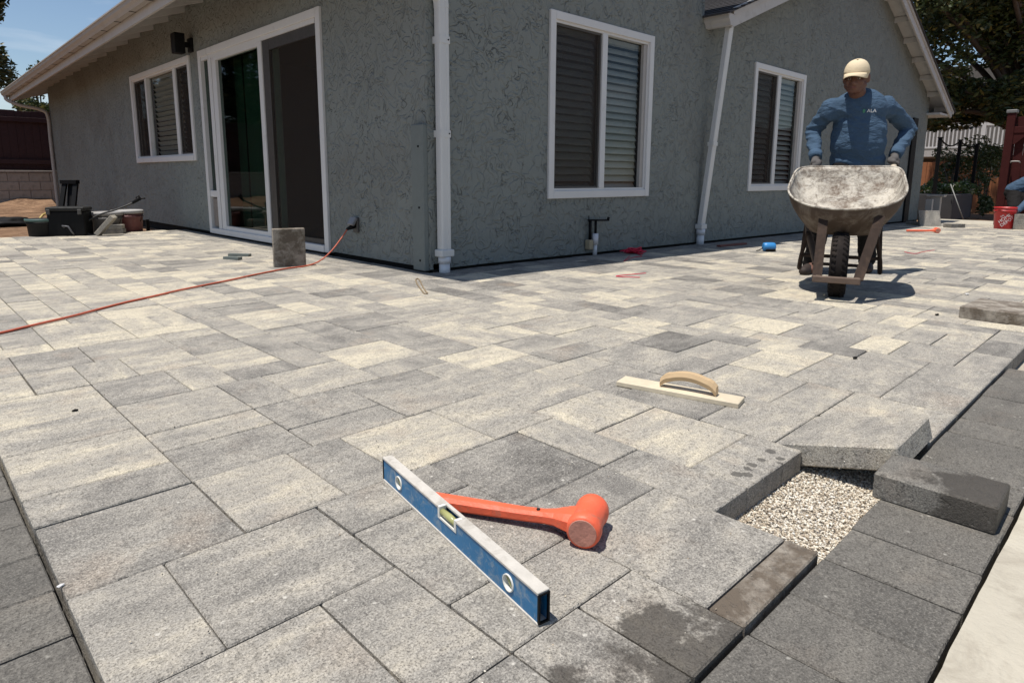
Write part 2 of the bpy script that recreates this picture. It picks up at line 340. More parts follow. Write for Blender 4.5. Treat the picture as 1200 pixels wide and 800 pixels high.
def leaf_mat(name, a, b, hi):
    k = N(name); at_ = k.n('Attribute'); at_.attribute_name = 'rnd'; f = at_.outputs['Fac']
    col = k.mix(f, a, b); col = k.mix(k.ramp(f, .86, .96), col, hi)
    tr = k.n('BsdfTranslucent'); k.l(col, tr.inputs[0]); mx = k.n('MixShader'); mx.inputs[0].default_value = .22
    k.done(col, .45, None, 0, .4); k.l(k.b.outputs[0], mx.inputs[1]); k.l(tr.outputs[0], mx.inputs[2]); k.l(mx.outputs[0], k.t.nodes['Material Output'].inputs['Surface']); return k.m
M_LEAF = leaf_mat('tree_leaves', (.024, .036, .012), (.075, .095, .026), (.24, .19, .055))
M_LEAF2 = leaf_mat('shrub_leaves', (.030, .050, .014), (.085, .115, .035), (.35, .36, .28))
M_BARK = simple('bark', (.075, .055, .042), .9, .3, 12, bump=.01, bscale=18)
# ================================================================== the setting
WX, WY = 2.905, 3.87            # plane of the long side wall (faces -X) and of the gable wall (faces -Y)
YEND, XEND = 17.25, 15.45       # where the two walls end
X0, Y0, MOD = 0.1525, 0.406, 0.1524      # inner edges of the dark borders; 6 inch paving module
# ground: bare dirt out to the horizon, a little below the paving
g = MB(); xs = [-220, 3.5, 40, 220]; zs = [-.075, -.075, ground_z(40)-.075, ground_z(40)-.075]
for i in range(3): g.add([(xs[i], -220, zs[i]), (xs[i+1], -220, zs[i+1]), (xs[i+1], 220, zs[i+1]), (xs[i], 220, zs[i])], [(0, 1, 2, 3)])
tag(g.build('ground', M_DIRT, fix=False), kind='structure')
# bedding sand under the paving: two sheets, following the fall
g = MB()
PATIO_Y1 = 9.32
def sheet(mb, x0, x1, y0, y1, dz):
    cuts = [x0] + [c for c in (3.5,) if x0 < c < x1] + [x1]
    for a, b in zip(cuts, cuts[1:]): mb.add([(a, y0, ground_z(a)+dz), (b, y0, ground_z(b)+dz), (b, y1, ground_z(b)+dz), (a, y1, ground_z(a)+dz)], [(0, 1, 2, 3)])
sheet(g, X0-.24, WX+.05, Y0-.24, PATIO_Y1, -.0655); sheet(g, WX+.05, 15.6, Y0-.24, WY+.05, -.0655)
patio = g.build('patio', M_SAND, fix=False); tag(patio, kind='structure')

# concrete slab outside the right-hand border
g = MB(); yc = Y0-1.5*MOD-.010
edge = [(x, yc + .003*noise.noise((x*7, 1.3, 0)) - .002*noise.noise((x*31, 4, 0))) for x in np.arange(-3, 9.01, .05)]
top = [Vector((x, y, ground_z(x)-.004)) for x, y in edge]; n = len(top)
vs_ = top + [v-Vector((0, 0, .10)) for v in top] + [Vector((v.x, -4, v.z)) for v in top]
fs_ = []
for i in range(n-1): fs_ += [(i, i+1, n+i+1, n+i), (i, 2*n+i, 2*n+i+1, i+1)]
g.add(vs_, fs_); tag(g.build('concrete_path', M_CONC), kind='structure')

# ------------------------------------------------------------------ the paving
fixed = [  # u0,u1,w0,w1, dark, warm, seed, material : read from the photograph in half modules
 (0,2,1,3,.25,.15,.3,0),(2,3,1,3,.2,.15,.4,0),(0,1,3,5,.25,.1,.2,0),(1,3,3,5,.35,.2,.55,0),(0,2,5,7,.65,.35,.12,0),(0,2,7,8,.3,.15,.61,0),(0,2,8,10,.1,.55,.22,0),(0,2,10,11.5,.2,.35,.33,0),(0,2,11.5,13.5,.1,.6,.45,0),
 (2,3.5,5,7,.15,.5,.17,0),(3.5,4.5,5,7,.3,.1,.63,0),(3,5,4,5,.2,.1,.28,0),(5,7,3,5,.85,.3,.05,0),(4.5,6.5,5,7,.12,.75,.36,0),(6.5,8,5,7,.4,.6,.15,0),(7,8,3,5,.12,.35,.72,0),(3,5,2,4,.3,.1,.5,0),(5,7,2,3,.35,.05,.9,0),(3,5,1,2,.2,.15,.41,0),(5,7,0,2,.2,.2,.58,0),
 (3,4,-.5,1,.25,.15,.77,1),(4,5,-.5,1,.2,.15,.83,1),(2,3,-.5,1,.3,.1,.8,0),(0,2,-.5,1,.3,.1,.3,0),(5,7,-.5,0,.5,.1,.66,2),(7,8,1,3,.25,.15,.53,0),(8,10,1,2,.12,.1,.69,3),(8,10,2,4,.1,.7,.47,0),(8,10,4,5.5,.12,.65,.74,0),(8,10,5.5,7.5,.45,.6,.07,0),
 (8,9,7.5,9.5,.3,.4,.31,0),(9,11,7.5,8.5,.3,.25,.91,0),(10,12,5,6.5,.3,.2,.52,0),(10,12,6.5,7.5,.15,.6,.83,0),(12,14,4.5,5.5,.4,.2,.25,0),(10,12,3,5,.9,.5,.71,0),(10,12,1.5,3,.2,.3,.60,0),(12,14,2.5,4.5,.2,.5,.2,0),(12,14,1.5,2.5,.2,.3,.3,0),(12,14,-.5,1.5,.15,.4,.1,0),(14,16,-.5,1,.2,.15,.4,0),(14,15,1,3,.3,.25,.42,0),(15,17,1,3,.3,.4,.57,0),
 (16,18,-.5,1,.15,.1,.64,0),(18,20,-.5,.5,.2,.2,.38,0),(18,20,.5,2,.2,.2,.36,0),(12,14,5.5,7.5,.5,.55,.02,0),(2,3.5,11.5,13.5,.3,.2,.65,0),(3.5,4.5,11.5,13.5,.2,.4,.7,0),(2,4,9.5,11.5,.4,.6,.11,0),(2,4,8.5,9.5,.1,.4,.14,0),(2,4,7,8.5,.3,.15,.19,0),(4,5,9.5,11.5,.3,.2,.78,0),(5,7,9.5,11.5,.15,.55,.48,0),
 (4,6,7,8,.25,.1,.32,0),(4,6,8,9.5,.3,.15,.88,0),(6,8,7,8.5,.4,.55,.26,0),(6,8,8.5,9.5,.35,.2,.13,0),(1,2,13.5,15.5,.1,.5,.3,0),(0,1,13.5,15.5,.1,.6,.2,0),
]
NU, NW = 34, 44; UMAX, WMAX = (WX-X0)/MOD-1.5, (WY-Y0)/MOD-.43-1.5
UEND, WEND = 100, int((PATIO_Y1-Y0)/MOD-.43)
def inside(i, j):                                        # half-module cell (i, j-1)
    u, w = i*.5, (j-1)*.5
    return i >= 0 and j >= 0 and ((u < UMAX-.05 and w < WEND) or (w < WMAX-.05 and u < UEND))
occ = {}
pieces = []
hole = (7, 12, -.5, 1.0)
for i in range(14, 24):
    for j in range(0, 3): occ[(i, j)] = 1                # the opening where pavers are still to be laid
for i in range(20, 24): occ[(i, 3)] = 1
for t in fixed:
    cells = [(i, j) for i in range(int(t[0]*2), int(t[1]*2)) for j in range(int(t[2]*2)+1, int(t[3]*2)+1)]
    assert not any(c in occ for c in cells), t
    for c in cells: occ[c] = 1
    pieces.append(t)
rng = random.Random(11)
shapes = [((4, 4), 5), ((4, 3), 5), ((3, 4), 3), ((4, 2), 5), ((2, 4), 3), ((2, 3), 1), ((3, 2), 1)]
order = sorted([(i, j) for i in range(0, 201) for j in range(0, 2*WEND+2) if inside(i, j)], key=lambda c: (max(c[0]//2, c[1]//2), c[0]+c[1]))
order = sorted(order, key=lambda c: (c[1], c[0]))
for c in order:
    if c in occ: continue
    i, j = c
    opts = []
    for (a, b), wgt in shapes: opts += [(a, b)]*wgt
    rng.shuffle(opts)
    for a, b in opts + [(2, 2), (2, 1), (1, 2), (1, 1)]:
        cells = [(i+x, j+y) for x in range(a) for y in range(b)]
        if any((q in occ) or not inside(*q) for q in cells): continue
        r1, r2 = (i+a, j), (i+a+1, j)
        fr = lambda q: inside(*q) and q not in occ
        if (a, b) not in ((2, 2), (2, 1), (1, 2), (1, 1)) and fr(r1) and not fr(r2): continue
        break
    for q in cells: occ[q] = 1
    s = rng.random()
    if i*.5 < 15 and j*.5 > 13: tone = (rng.choice([0, .1, .3, .7]), rng.choice([.1, .4, .8, 1, 1]))
    else: tone = (rng.choice([0, .1, .2, .4, .6, .9]), rng.choice([0, .1, .3, .6, 1, 1]))
    pieces.append((i*.5, (i+a)*.5, (j-1)*.5, (j-1+b)*.5, tone[0], tone[1], s, 0))
MESHES = {}
def paver_mesh(lx, ly, lz=.060, r=.0028):
    key = (round(lx, 4), round(ly, 4), round(lz, 4))
    if key not in MESHES:
        m = MB(); m.bevbox((-lx/2, -ly/2, -lz), (lx/2, ly/2, 0), r); MESHES[key] = m.mesh('paver_block')
    return MESHES[key]
M_PAVER_DROPS = paver_mat('paver_with_drops', stain=[(1.40, .672, .013), (1.415, .655, .012), (1.445, .668, .010), (1.475, .672, .013), (1.52, .67, .012), (1.585, .676, .014), (1.56, .640, .010), (1.535, .628, .007)])
MATS = [M_PAVER, M_PAVER_WET, M_PAVER_MUD, M_PAVER_DROPS]
def screen_of(p):
    d = p-Vector((0, 0, H)); z = d.dot(fwd)
    return (CX+F_PX*d.dot(rgt)/z, CY-F_PX*d.dot(upv)/z, z) if z > .05 else (-9e3, -9e3, z)
quads = []
for (u0, u1, w0, w1, dk, wm, sd, mi) in pieces:
    u1 = min(u1, UMAX) if (w0 >= WMAX-.05) else u1
    w1 = min(w1, WMAX) if (u0 >= UMAX-.05) else w1
    x0, x1 = X0+u0*MOD, X0+u1*MOD; y0 = Y0+(max(w0, -.43)+.43)*MOD; y1 = Y0+(w1+.43)*MOD
    c = Vector(((x0+x1)/2, (y0+y1)/2, 0)); c.z = ground_z(c.x); px, py, z = screen_of(c)
    vis = -140 < px < 1340 and 180 < py < 960
    size = (x1-x0)*(y1-y0)*(H/z)/(z*z) if (z > .05 and vis) else 0
    if size == 0 and (c.length > 18 or z < -.6): continue
    quads.append((size, x0, x1, y0, y1, c, dk, wm, sd, mi))
quads.sort(key=lambda q: -q[0])
rest = MB(); rest_col = []
jr = random.Random(3)
for k, (size, x0, x1, y0, y1, c, dk, wm, sd, mi) in enumerate(quads):
    lx, ly = x1-x0-.0030, y1-y0-.0030
    jx, jy, jz = jr.uniform(-.0008, .0008), jr.uniform(-.0008, .0008), jr.uniform(-.0018, .0018)
    slope = math.atan(.0125) if c.x > 3.5 else 0
    rot = (jr.uniform(-.003, .003), slope+jr.uniform(-.003, .003), jr.uniform(-.0018, .0018))
    if k < 300:
        o = link('paver', paver_mesh(lx, ly), None, patio)
        if mi == 0: 
            if len(o.data.materials) == 0: o.data.materials.append(M_PAVER)
        else: o.data = o.data.copy(); o.data.materials.clear(); o.data.materials.append(MATS[mi])
        o.location = (c.x+jx, c.y+jy, c.z+jz) - ORG[patio.name] if False else Vector((c.x+jx, c.y+jy, c.z+jz))-ORG[patio.name]
        o.rotation_euler = rot; o.color = (dk, wm, sd, 1)
    else:
        Mx = Matrix.Translation(Vector((c.x+jx, c.y+jy, c.z+jz))) @ Matrix.Rotation(rot[1], 4, 'Y')
        nf = len(rest.f); rest.bevbox((-lx/2, -ly/2, -.06), (lx/2, ly/2, 0), .003, Mx); rest_col += [(dk, wm, sd, 1)]*(len(rest.f)-nf)
o = rest.build('far_paver', M_PAVER_FAR, patio, fix=False); o['kind'] = 'stuff'
ca = o.data.color_attributes.new('pcol', 'FLOAT_COLOR', 'CORNER')
cols = []
for p, cc in zip(o.data.polygons, rest_col): cols += list(cc)*len(p.vertices)
ca.data.foreach_set('color', cols)
# dark border courses: along both outer edges, and along the foot of the house
def border_paver(cx_, cy_, along_x, drop=.006, tone=None):
    a, b = (MOD-.004, 1.5*MOD-.004) if along_x else (1.5*MOD-.004, MOD-.004)
    o = link('border_paver', paver_mesh(a, b), M_PAVER, patio)
    o.location = Vector((cx_+jr.uniform(-.001, .001), cy_+jr.uniform(-.0015, .0015), ground_z(cx_)-drop+jr.uniform(-.0015, .0015)))-ORG[patio.name]
    o.rotation_euler = (jr.uniform(-.004, .004), math.atan(.0125) if cx_ > 3.5 else 0, jr.uniform(-.004, .004))
    t = tone or (jr.uniform(.2, .5), .05); o.color = (t[0], t[1], jr.random()*.65, 1)
    return o
M_BORDER = paver_mat('charcoal_paver', tone=.50)
for kk in range(-1, 19):
    o = border_paver(X0+(kk+.5)*MOD, Y0-.75*MOD-.004, True, .007); o.data = paver_mesh(MOD-.004, 1.5*MOD-.0045, .0601); 
    if len(o.data.materials) == 0: o.data.materials.append(M_BORDER)
for kk in range(0, 34):
    o = border_paver(X0-.75*MOD-.005, Y0+(kk+.30)*MOD, False, .008); o.data = paver_mesh(1.5*MOD-.0045, MOD-.004, .0601)
    if len(o.data.materials) == 0: o.data.materials.append(M_BORDER)
for kk in range(0, 80):                                      # foot of the gable wall
    border_paver(WX-1.5*MOD+(kk+.5)*MOD, WY-.75*MOD-.003, True, .001, (jr.uniform(.3, .8), .1))
for kk in range(0, 35):                                      # foot of the side wall
    border_paver(WX-.75*MOD-.003, WY+(kk+.5)*MOD, False, .001, (jr.uniform(.3, .7), .15))

# gravel bed in the opening
def pebbles(n, x0, x1, y0, y1, z0, rmin, rmax, name, label, cat):
    t = (1+5**.5)/2; iv = np.array([(-1,t,0),(1,t,0),(-1,-t,0),(1,-t,0),(0,-1,t),(0,1,t),(0,-1,-t),(0,1,-t),(t,0,-1),(t,0,1),(-t,0,-1),(-t,0,1)])/math.sqrt(1+t*t)
    fi = np.array([(0,11,5),(0,5,1),(0,1,7),(0,7,10),(0,10,11),(1,5,9),(5,11,4),(11,10,2),(10,7,6),(7,1,8),(3,9,4),(3,4,2),(3,2,6),(3,6,8),(3,8,9),(4,9,5),(2,4,11),(6,2,10),(8,6,7),(9,8,1)])
    r = np.random.uniform(rmin, rmax, n)[:, None, None]
    v = iv[None]*np.random.uniform(.65, 1.25, (n, 12, 1))*r*np.random.uniform(.7, 1.3, (n, 1, 3))*np.array([1, 1, .7])
    c = np.stack([np.random.uniform(x0, x1, n), np.random.uniform(y0, y1, n), z0+np.random.uniform(-.002, .003, n)], 1)
    V = (v+c[:, None]).reshape(-1, 3); Fc = (fi[None]+12*np.arange(n)[:, None, None]).reshape(-1, 3)
    org = Vector(((x0+x1)/2, (y0+y1)/2, z0)); V = V-np.array(org)
    me = bpy.data.meshes.new(name); me.from_pydata(V.tolist(), [], Fc.tolist())
    a = me.attributes.new('rnd', 'FLOAT', 'FACE'); a.data.foreach_set('value', np.repeat(np.random.rand(n), 20).astype(np.float32))
    o = link(name, me, None, None, org); return tag(o, label, cat, kind='stuff')
k = N('crushed_stone'); a_ = k.n('Attribute'); a_.attribute_name = 'rnd'
rmp = k.n('ValToRGB'); cr = rmp.color_ramp; cr.interpolation = 'CONSTANT'; cr.elements[0].color = (.58, .51, .40, 1); cr.elements[1].position = .25; cr.elements[1].color = (.68, .63, .53, 1)
for ps_, cc in ((.5, (.34, .28, .21)), (.65, (.68, .65, .58)), (.8, (.42, .35, .26)), (.93, (.16, .14, .12))): e = cr.elements.new(ps_); e.color = (*cc, 1)
k.l(a_.outputs['Fac'], rmp.inputs[0]); M_GRAVEL = k.done(rmp.outputs[0], .9)
o = pebbles(15000, X0+7*MOD-.004, X0+12*MOD+.004, Y0-.004, Y0+1.93*MOD, -.0605, .0014, .0036, 'gravel', 'pale crushed gravel bed in the unpaved opening beside the charcoal border', 'gravel'); o.data.materials.append(M_GRAVEL)
o = pebbles(900, .2, 2.8, .45, 3.6, .0012, .0007, .0022, 'grit', 'loose pale grit scattered over the paving', 'grit'); o.data.materials.append(M_GRAVEL)

# ================================================================== the house
house = empty('house', (WX, WY, 0), 'grey green stucco house with white window frames, gutters and low gable roof', 'house')
def WL(a, n_, z): return Vector((WX-n_, a, z))               # side wall: along, outwards, up
def WR(a, n_, z): return Vector((a, WY-n_, z))               # gable wall
def wbox(mb, W, a0, a1, n0, n1, z0, z1): 
    p, q = W(a0, n0, z0), W(a1, n1, z1); return mb.box(tuple(map(min, p, q)), tuple(map(max, p, q)))
def wbev(mb, W, a0, a1, n0, n1, z0, z1, r=.004):
    p, q = W(a0, n0, z0), W(a1, n1, z1); return mb.bevbox(tuple(map(min, p, q)), tuple(map(max, p, q)), r)
def wall_face(mb, W, a0, a1, z0, z1, holes, depth=.12):
    As = sorted({a0, a1, *[h[0] for h in holes], *[h[1] for h in holes]}); Zs = sorted({z0, z1, *[h[2] for h in holes], *[h[3] for h in holes]})
    for i in range(len(As)-1):
        for j in range(len(Zs)-1):
            ca, cz = (As[i]+As[i+1])/2, (Zs[j]+Zs[j+1])/2
            if any(h[0] < ca < h[1] and h[2] < cz < h[3] for h in holes): continue
            mb.add([W(As[i], 0, Zs[j]), W(As[i+1], 0, Zs[j]), W(As[i+1], 0, Zs[j+1]), W(As[i], 0, Zs[j+1])], [(0, 1, 2, 3)])
    for h in holes:
        P_ = [(h[0], h[2]), (h[1], h[2]), (h[1], h[3]), (h[0], h[3])]
        for q in range(4):
            (a, z), (b, y) = P_[q], P_[(q+1) % 4]; mb.add([W(a, 0, z), W(b, 0, y), W(b, -depth, y), W(a, -depth, z)], [(0, 1, 2, 3)])
DOOR = (5.337, 8.245, .022, 2.125); WINL = (8.555, 11.07, .885, 2.125); WINM = (4.175, 5.685, .520, 2.072); WINR = (7.85, 9.35, .545, 2.095)
def eave_z(Y): return -.0135*(Y-13.0)                          # the eave is not quite level
i_ = .03
mb = MB(); wall_face(mb, WL, WY, YEND, .035, 2.52, [(DOOR[0]+i_, DOOR[1]-i_, .035, DOOR[3]-i_), (WINL[0]+i_, WINL[1]-i_, WINL[2]+i_, WINL[3]-i_)])
mb.add([WL(WY, 0, 2.52), WL(YEND, 0, 2.52), WL(YEND, 0, 2.60), WL(WY, 0, 2.70)], [(0, 1, 2, 3)])
mb.add([(WX, YEND, .035), (WX+8, YEND, .035), (WX+8, YEND, 3.2), (WX, YEND, 2.60)], [(0, 1, 2, 3)])
mb.build('side_wall', M_STUCCO, house, fix=False)
XS = 6.62                                                     # the taller part of the gable wall stops here
RL = lambda X: 2.29+.386*(X-6.77)                             # underside line of the low gable's rake, left and right slope
RR = lambda X: 3.54-.42*(X-12.2)
XA = 11.15
mb = MB(); wall_face(mb, WR, WX, XEND, .02, 2.20, [(WINM[0]+i_, WINM[1]-i_, WINM[2]+i_, WINM[3]-i_), (WINR[0]+i_, WINR[1]-i_, WINR[2]+i_, WINR[3]-i_)])
# its foot follows the fall of the paving
mb.add([WR(3.5, 0, .02), WR(XEND, 0, .02), WR(XEND, 0, ground_z(XEND)+.03)], [(0, 1, 2)])
mb.add([WR(WX, 0, 2.20), WR(XS, 0, 2.20), WR(XS, 0, 4.2), WR(WX, 0, 2.72)], [(0, 1, 2, 3)])
mb.add([WR(XS, 0, 2.20), WR(XEND, 0, 2.20), WR(XEND, 0, RR(XEND)+.12), WR(XA, 0, RL(XA)+.12), WR(XS, 0, RL(XS)+.12)], [(0, 1, 2, 3, 4)])
mb.add([(XS, WY, 2.2), (XS, WY+9, 2.2), (XS, WY+9, 4.2), (XS, WY, 4.2)], [(0, 1, 2, 3)])
mb.add([(XEND, WY, -.25), (XEND, WY+10, -.25), (XEND, WY+10, 2.4), (XEND, WY, 2.4)], [(0, 1, 2, 3)])
mb.build('gable_wall', M_STUCCO, house, fix=False)
mb = MB(); wbox(mb, WL, WY, YEND, -.20, -.035, -.1, .06); mb.box((WX+.2, WY+.035, -.32), (XEND-.03, WY+.2, .06)); mb.build('foundation', M_DARK, house)  # recess under the stucco, its shade put into the near-black colour

def slat_mesh(L, axis):
    key = ('slat', round(L, 3), axis)
    if key not in MESHES:
        m = MB(); M_ = Matrix.Rotation(R(56), 4, 'X') if axis == 'x' else Matrix.Rotation(R(56), 4, 'Y')
        pts = []
        for t in (-1, -.33, .33, 1):
            h_ = .0035*(1-t*t)
            pts.append((t*.031, h_))
        for s in (0,):
            rings = []
            for e in (-L/2, L/2): rings.append([Vector((e, y, z)) if axis == 'x' else Vector((-y, e, z)) for y, z in pts] + [Vector((e, y, z-.0025)) if axis == 'x' else Vector((-y, e, z-.0025)) for y, z in pts[::-1]])
            m.loft([[M_ @ v for v in r] for r in rings], True, False)
        MESHES[key] = m.mesh('slat')
    return MESHES[key]
def window(W, axis, box, panes, trim=.068, proud=.022, blinds=(), screens=(), sill=0.):
    """panes: list of (a0, a1) glazed lights; bars between them are the mullions"""
    a0, a1, z0, z1 = box; mb = MB()
    wbev(mb, W, a0, a0+trim, -.05, proud, z0, z1); wbev(mb, W, a1-trim, a1, -.05, proud, z0, z1)
    wbev(mb, W, a0+trim, a1-trim, -.05, proud-.002, z1-trim, z1); wbev(mb, W, a0+trim, a1-trim, -.05, proud-.002+sill, z0, z0+trim)
    win = mb.build('window', M_WHITE, house)
    bz0, bz1 = z0+trim, z1-trim
    # inner frame step
    mb = MB(); s_ = .020
    wbox(mb, W, a0+trim, a0+trim+s_, -.06, .002, bz0, bz1); wbox(mb, W, a1-trim-s_, a1-trim, -.06, .002, bz0, bz1)
    wbox(mb, W, a0+trim+s_, a1-trim-s_, -.06, .001, bz1-s_, bz1); wbox(mb, W, a0+trim+s_, a1-trim-s_, -.06, .001, bz0, bz0+s_)
    mb.build('inner_frame', M_WHITE, win)
    edges = [p[1] for p in panes[:-1]]
    for (p, q) in zip(panes, panes[1:]):
        mb = MB(); wbev(mb, W, p[1], q[0], -.058, .006, bz0+s_, bz1-s_, .003); mb.build('mullion', M_WHITE, win)
    for j, (p0, p1) in enumerate(panes):
        mb = MB(); wbox(mb, W, p0+.001, p1-.001, -.046, -.042, bz0+s_-.004, bz1-s_+.004); mb.build('pane', M_GLASS, win)
        if j in screens:
            mb = MB(); wbox(mb, W, p0+.012, p1-.012, -.024, -.022, bz0+s_+.01, bz1-s_-.01); mb.build('screen', M_SCREEN, win)
            mb = MB(); wbox(mb, W, p0+.0005, p0+.018, -.035, -.012, bz0+s_, bz1-s_); wbox(mb, W, p1-.018, p1-.0005, -.035, -.012, bz0+s_, bz1-s_); wbox(mb, W, p0+.018, p1-.018, -.035, -.013, bz1-s_-.018, bz1-s_); wbox(mb, W, p0+.018, p1-.018, -.035, -.013, bz0+s_, bz0+s_+.018)
            mb.build('screen_frame', M_BLACK if False else M_STEELGREY, win)
        if j in blinds:
            L = p1-p0-.035; zz = bz1-.055
            mb = MB(); wbox(mb, W, p0+.015, p1-.015, -.12, -.075, bz1-s_-.045, bz1-s_-.005); mb.build('blind_rail', M_BLIND, win)
            while zz > bz0+.012:
                o = link('slat', slat_mesh(L, axis), M_BLIND, win); o.location = W((p0+p1)/2, -.10, zz)-ORG[house.name]
                o.rotation_euler = (rng.uniform(-.12, .12), rng.uniform(-.003, .003), 0) if axis == 'x' else (rng.uniform(-.003, .003), rng.uniform(-.12, .12), 0); zz -= .066
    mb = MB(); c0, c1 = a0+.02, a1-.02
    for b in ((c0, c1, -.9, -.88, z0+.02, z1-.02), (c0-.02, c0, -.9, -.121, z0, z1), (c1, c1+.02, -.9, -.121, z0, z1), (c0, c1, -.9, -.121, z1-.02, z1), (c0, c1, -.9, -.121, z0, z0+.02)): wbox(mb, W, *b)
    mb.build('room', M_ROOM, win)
    return win
M_STEELGREY = simple('dark_screen_frame', (.07, .065, .06), .6)
wm = window(WR, 'x', WINM, [(4.265, 4.888), (4.962, 5.597)], blinds=(0, 1), screens=(0,))
mb = MB(); wbox(mb, WR, 5.545, 5.592, -.04, -.008, .61, 1.98); mb.build('sash_rail', M_GUTTER, wm)
wr = window(WR, 'x', WINR, [(7.94, 8.52), (8.605, 9.262)], blinds=(0, 1), screens=(0,))
mb = MB(); wbox(mb, WR, 9.195, 9.258, -.04, -.008, .635, 2.005); mb.build('sash_rail', M_GUTTER, wr)
wl = window(WL, 'y', WINL, [(8.66, 9.12), (9.215, 10.345), (10.41, 10.965)], blinds=(1,), screens=(0, 2), sill=.012)

# sliding door with pet-door panel
def door():
    y0, y1, z0, z1 = DOOR; mb = MB(); W = WL
    wbev(mb, W, y0, y0+.075, -.06, .024, z0, z1); wbev(mb, W, y1-.075, y1, -.06, .024, z0, z1); wbev(mb, W, y0+.075, y1-.075, -.06, .022, z1-.075, z1); wbev(mb, W, y0+.075, y1-.075, -.10, .032, z0, z0+.062)
    wbox(mb, W, y0+.11, y1-.075, -.06, .008, z1-.115, z1-.076)
    d = mb.build('sliding_door', M_WHITE, house)
    zb, zt = z0+.062, z1-.115
    mb = MB(); wbev(mb, W, 7.745, 7.855, -.055, .012, zb, zt); wbev(mb, W, 7.875, 7.965, -.055, .014, zb, zt); mb.build('stile', M_WHITE, d)
    mb = MB(); wbev(mb, W, 6.548, 6.632, -.055, .010, zb, zt); wbox(mb, W, 6.632, 7.745, -.05, .006, zb, zb+.045); wbox(mb, W, 6.632, 7.745, -.05, .006, zt-.04, zt); mb.build('stile', M_WHITE, d)
    mb = MB(); wbox(mb, W, 6.633, 7.744, -.03, -.022, zb+.045, zt-.04); mb.build('glass_panel', M_GLASSD, d)
    mb = MB(); wbox(mb, W, 7.966, 8.168, -.03, -.022, .53, zt); mb.build('pet_panel_glass', M_GLASSD, d)
    mb = MB(); wbev(mb, W, 7.965, 8.17, -.05, .012, .455, .53); mb.build('pet_panel_rail', M_WHITE, d)
    mb = MB(); wbev(mb, W, 7.985, 8.15, -.03, -.004, zb+.02, .44, .006); mb.build('pet_flap', simple('pet_flap_vinyl', (.20, .17, .15), .5), d)
    dk = simple('bronze_screen_frame', (.040, .033, .028), .55)
    mb = MB(); wbox(mb, W, 6.40, 6.546, -.04, -.004, zb, zt); wbox(mb, W, y0+.076, y0+.115, -.04, -.004, zb, zt); wbox(mb, W, y0+.115, 6.40, -.04, -.005, zt-.10, zt); wbox(mb, W, y0+.115, 6.40, -.04, -.005, zb, zb+.05); mb.build('screen_door_frame', dk, d)
    mb = MB(); wbox(mb, W, y0+.115, 6.40, -.022, -.02, zb+.05, zt-.10); mb.build('screen', M_SCREEN, d)
    mb = MB(); wbev(mb, W, 5.432, 5.462, -.004, .012, 1.03, 1.15, .005); mb.build('handle', M_BLACK, d)
    vb = simple('vertical_blind', (.19, .23, .20), .8)  # greenish slat colour strengthens the green reflection painted into the door glass
    for k_ in range(5):
        mb = MB(); a = 6.60+k_*.235; mb.box((WX+.20+.012*(k_ % 2), a, .06), (WX+.203+.012*(k_ % 2), a+.222, 2.02)); mb.build('blind_panel', vb, d)
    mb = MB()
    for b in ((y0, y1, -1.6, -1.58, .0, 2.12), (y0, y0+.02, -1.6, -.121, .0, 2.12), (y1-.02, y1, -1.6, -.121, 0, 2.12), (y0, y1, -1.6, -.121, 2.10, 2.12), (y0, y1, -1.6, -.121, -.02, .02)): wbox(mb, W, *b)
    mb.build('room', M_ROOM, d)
    mb = MB(); wbox(mb, W, y0+.02, y1-.02, -.1, .01, -.06, z0-.001); mb.build('door_gap_shade', M_DARK, d)  # near-black strip painted as the shade in the gap under the door
door()

# roofs -------------------------------------------------------------
ZW = lambda Y: 2.565+eave_z(Y)                                # underside of the rafters at the side wall
EX = 2.30                                                     # fascia line
def roof_pt(X, Y, dz=0): return Vector((X, Y, 2.66+eave_z(Y)+.333*(X-WX)+dz))
ya, yb = WY-.25, YEND+.42
mb = MB()
P8 = [roof_pt(EX-.02, ya), roof_pt(XS, ya), roof_pt(XS, yb), roof_pt(EX-.02, yb)]
mb.add(P8+[p+Vector((0, 0, .05)) for p in P8], [(0, 1, 2, 3), (4, 5, 6, 7), (0, 1, 5, 4), (1, 2, 6, 5), (2, 3, 7, 6), (3, 0, 4, 7)])
roof1 = mb.build('roof', M_TRIM, house)
mb = MB()
P8 = [roof_pt(EX-.05, ya-.02, .052), roof_pt(XS, ya-.02, .052), roof_pt(XS, yb+.02, .052), roof_pt(EX-.05, yb+.02, .052)]
mb.add(P8+[p+Vector((0, 0, .012)) for p in P8], [(0, 1, 2, 3), (4, 5, 6, 7), (0, 1, 5, 4), (1, 2, 6, 5), (2, 3, 7, 6), (3, 0, 4, 7)]); mb.build('roofing', M_SHINGLE, roof1)
mb = MB(); mb.prism([roof_pt(EX, ya, -.17), roof_pt(EX, ya, .02), roof_pt(XS, ya, .02), roof_pt(XS, ya, -.17)], (0, -.03, 0)); mb.build('rake_board', M_TRIM, roof1)
mb = MB(); mb.prism([roof_pt(EX, yb, -.17), roof_pt(EX, yb, .02), roof_pt(XS, yb, .02), roof_pt(XS, yb, -.17)], (0, .03, 0)); mb.build('rake_board', M_TRIM, roof1)
Y_ = WY-.15
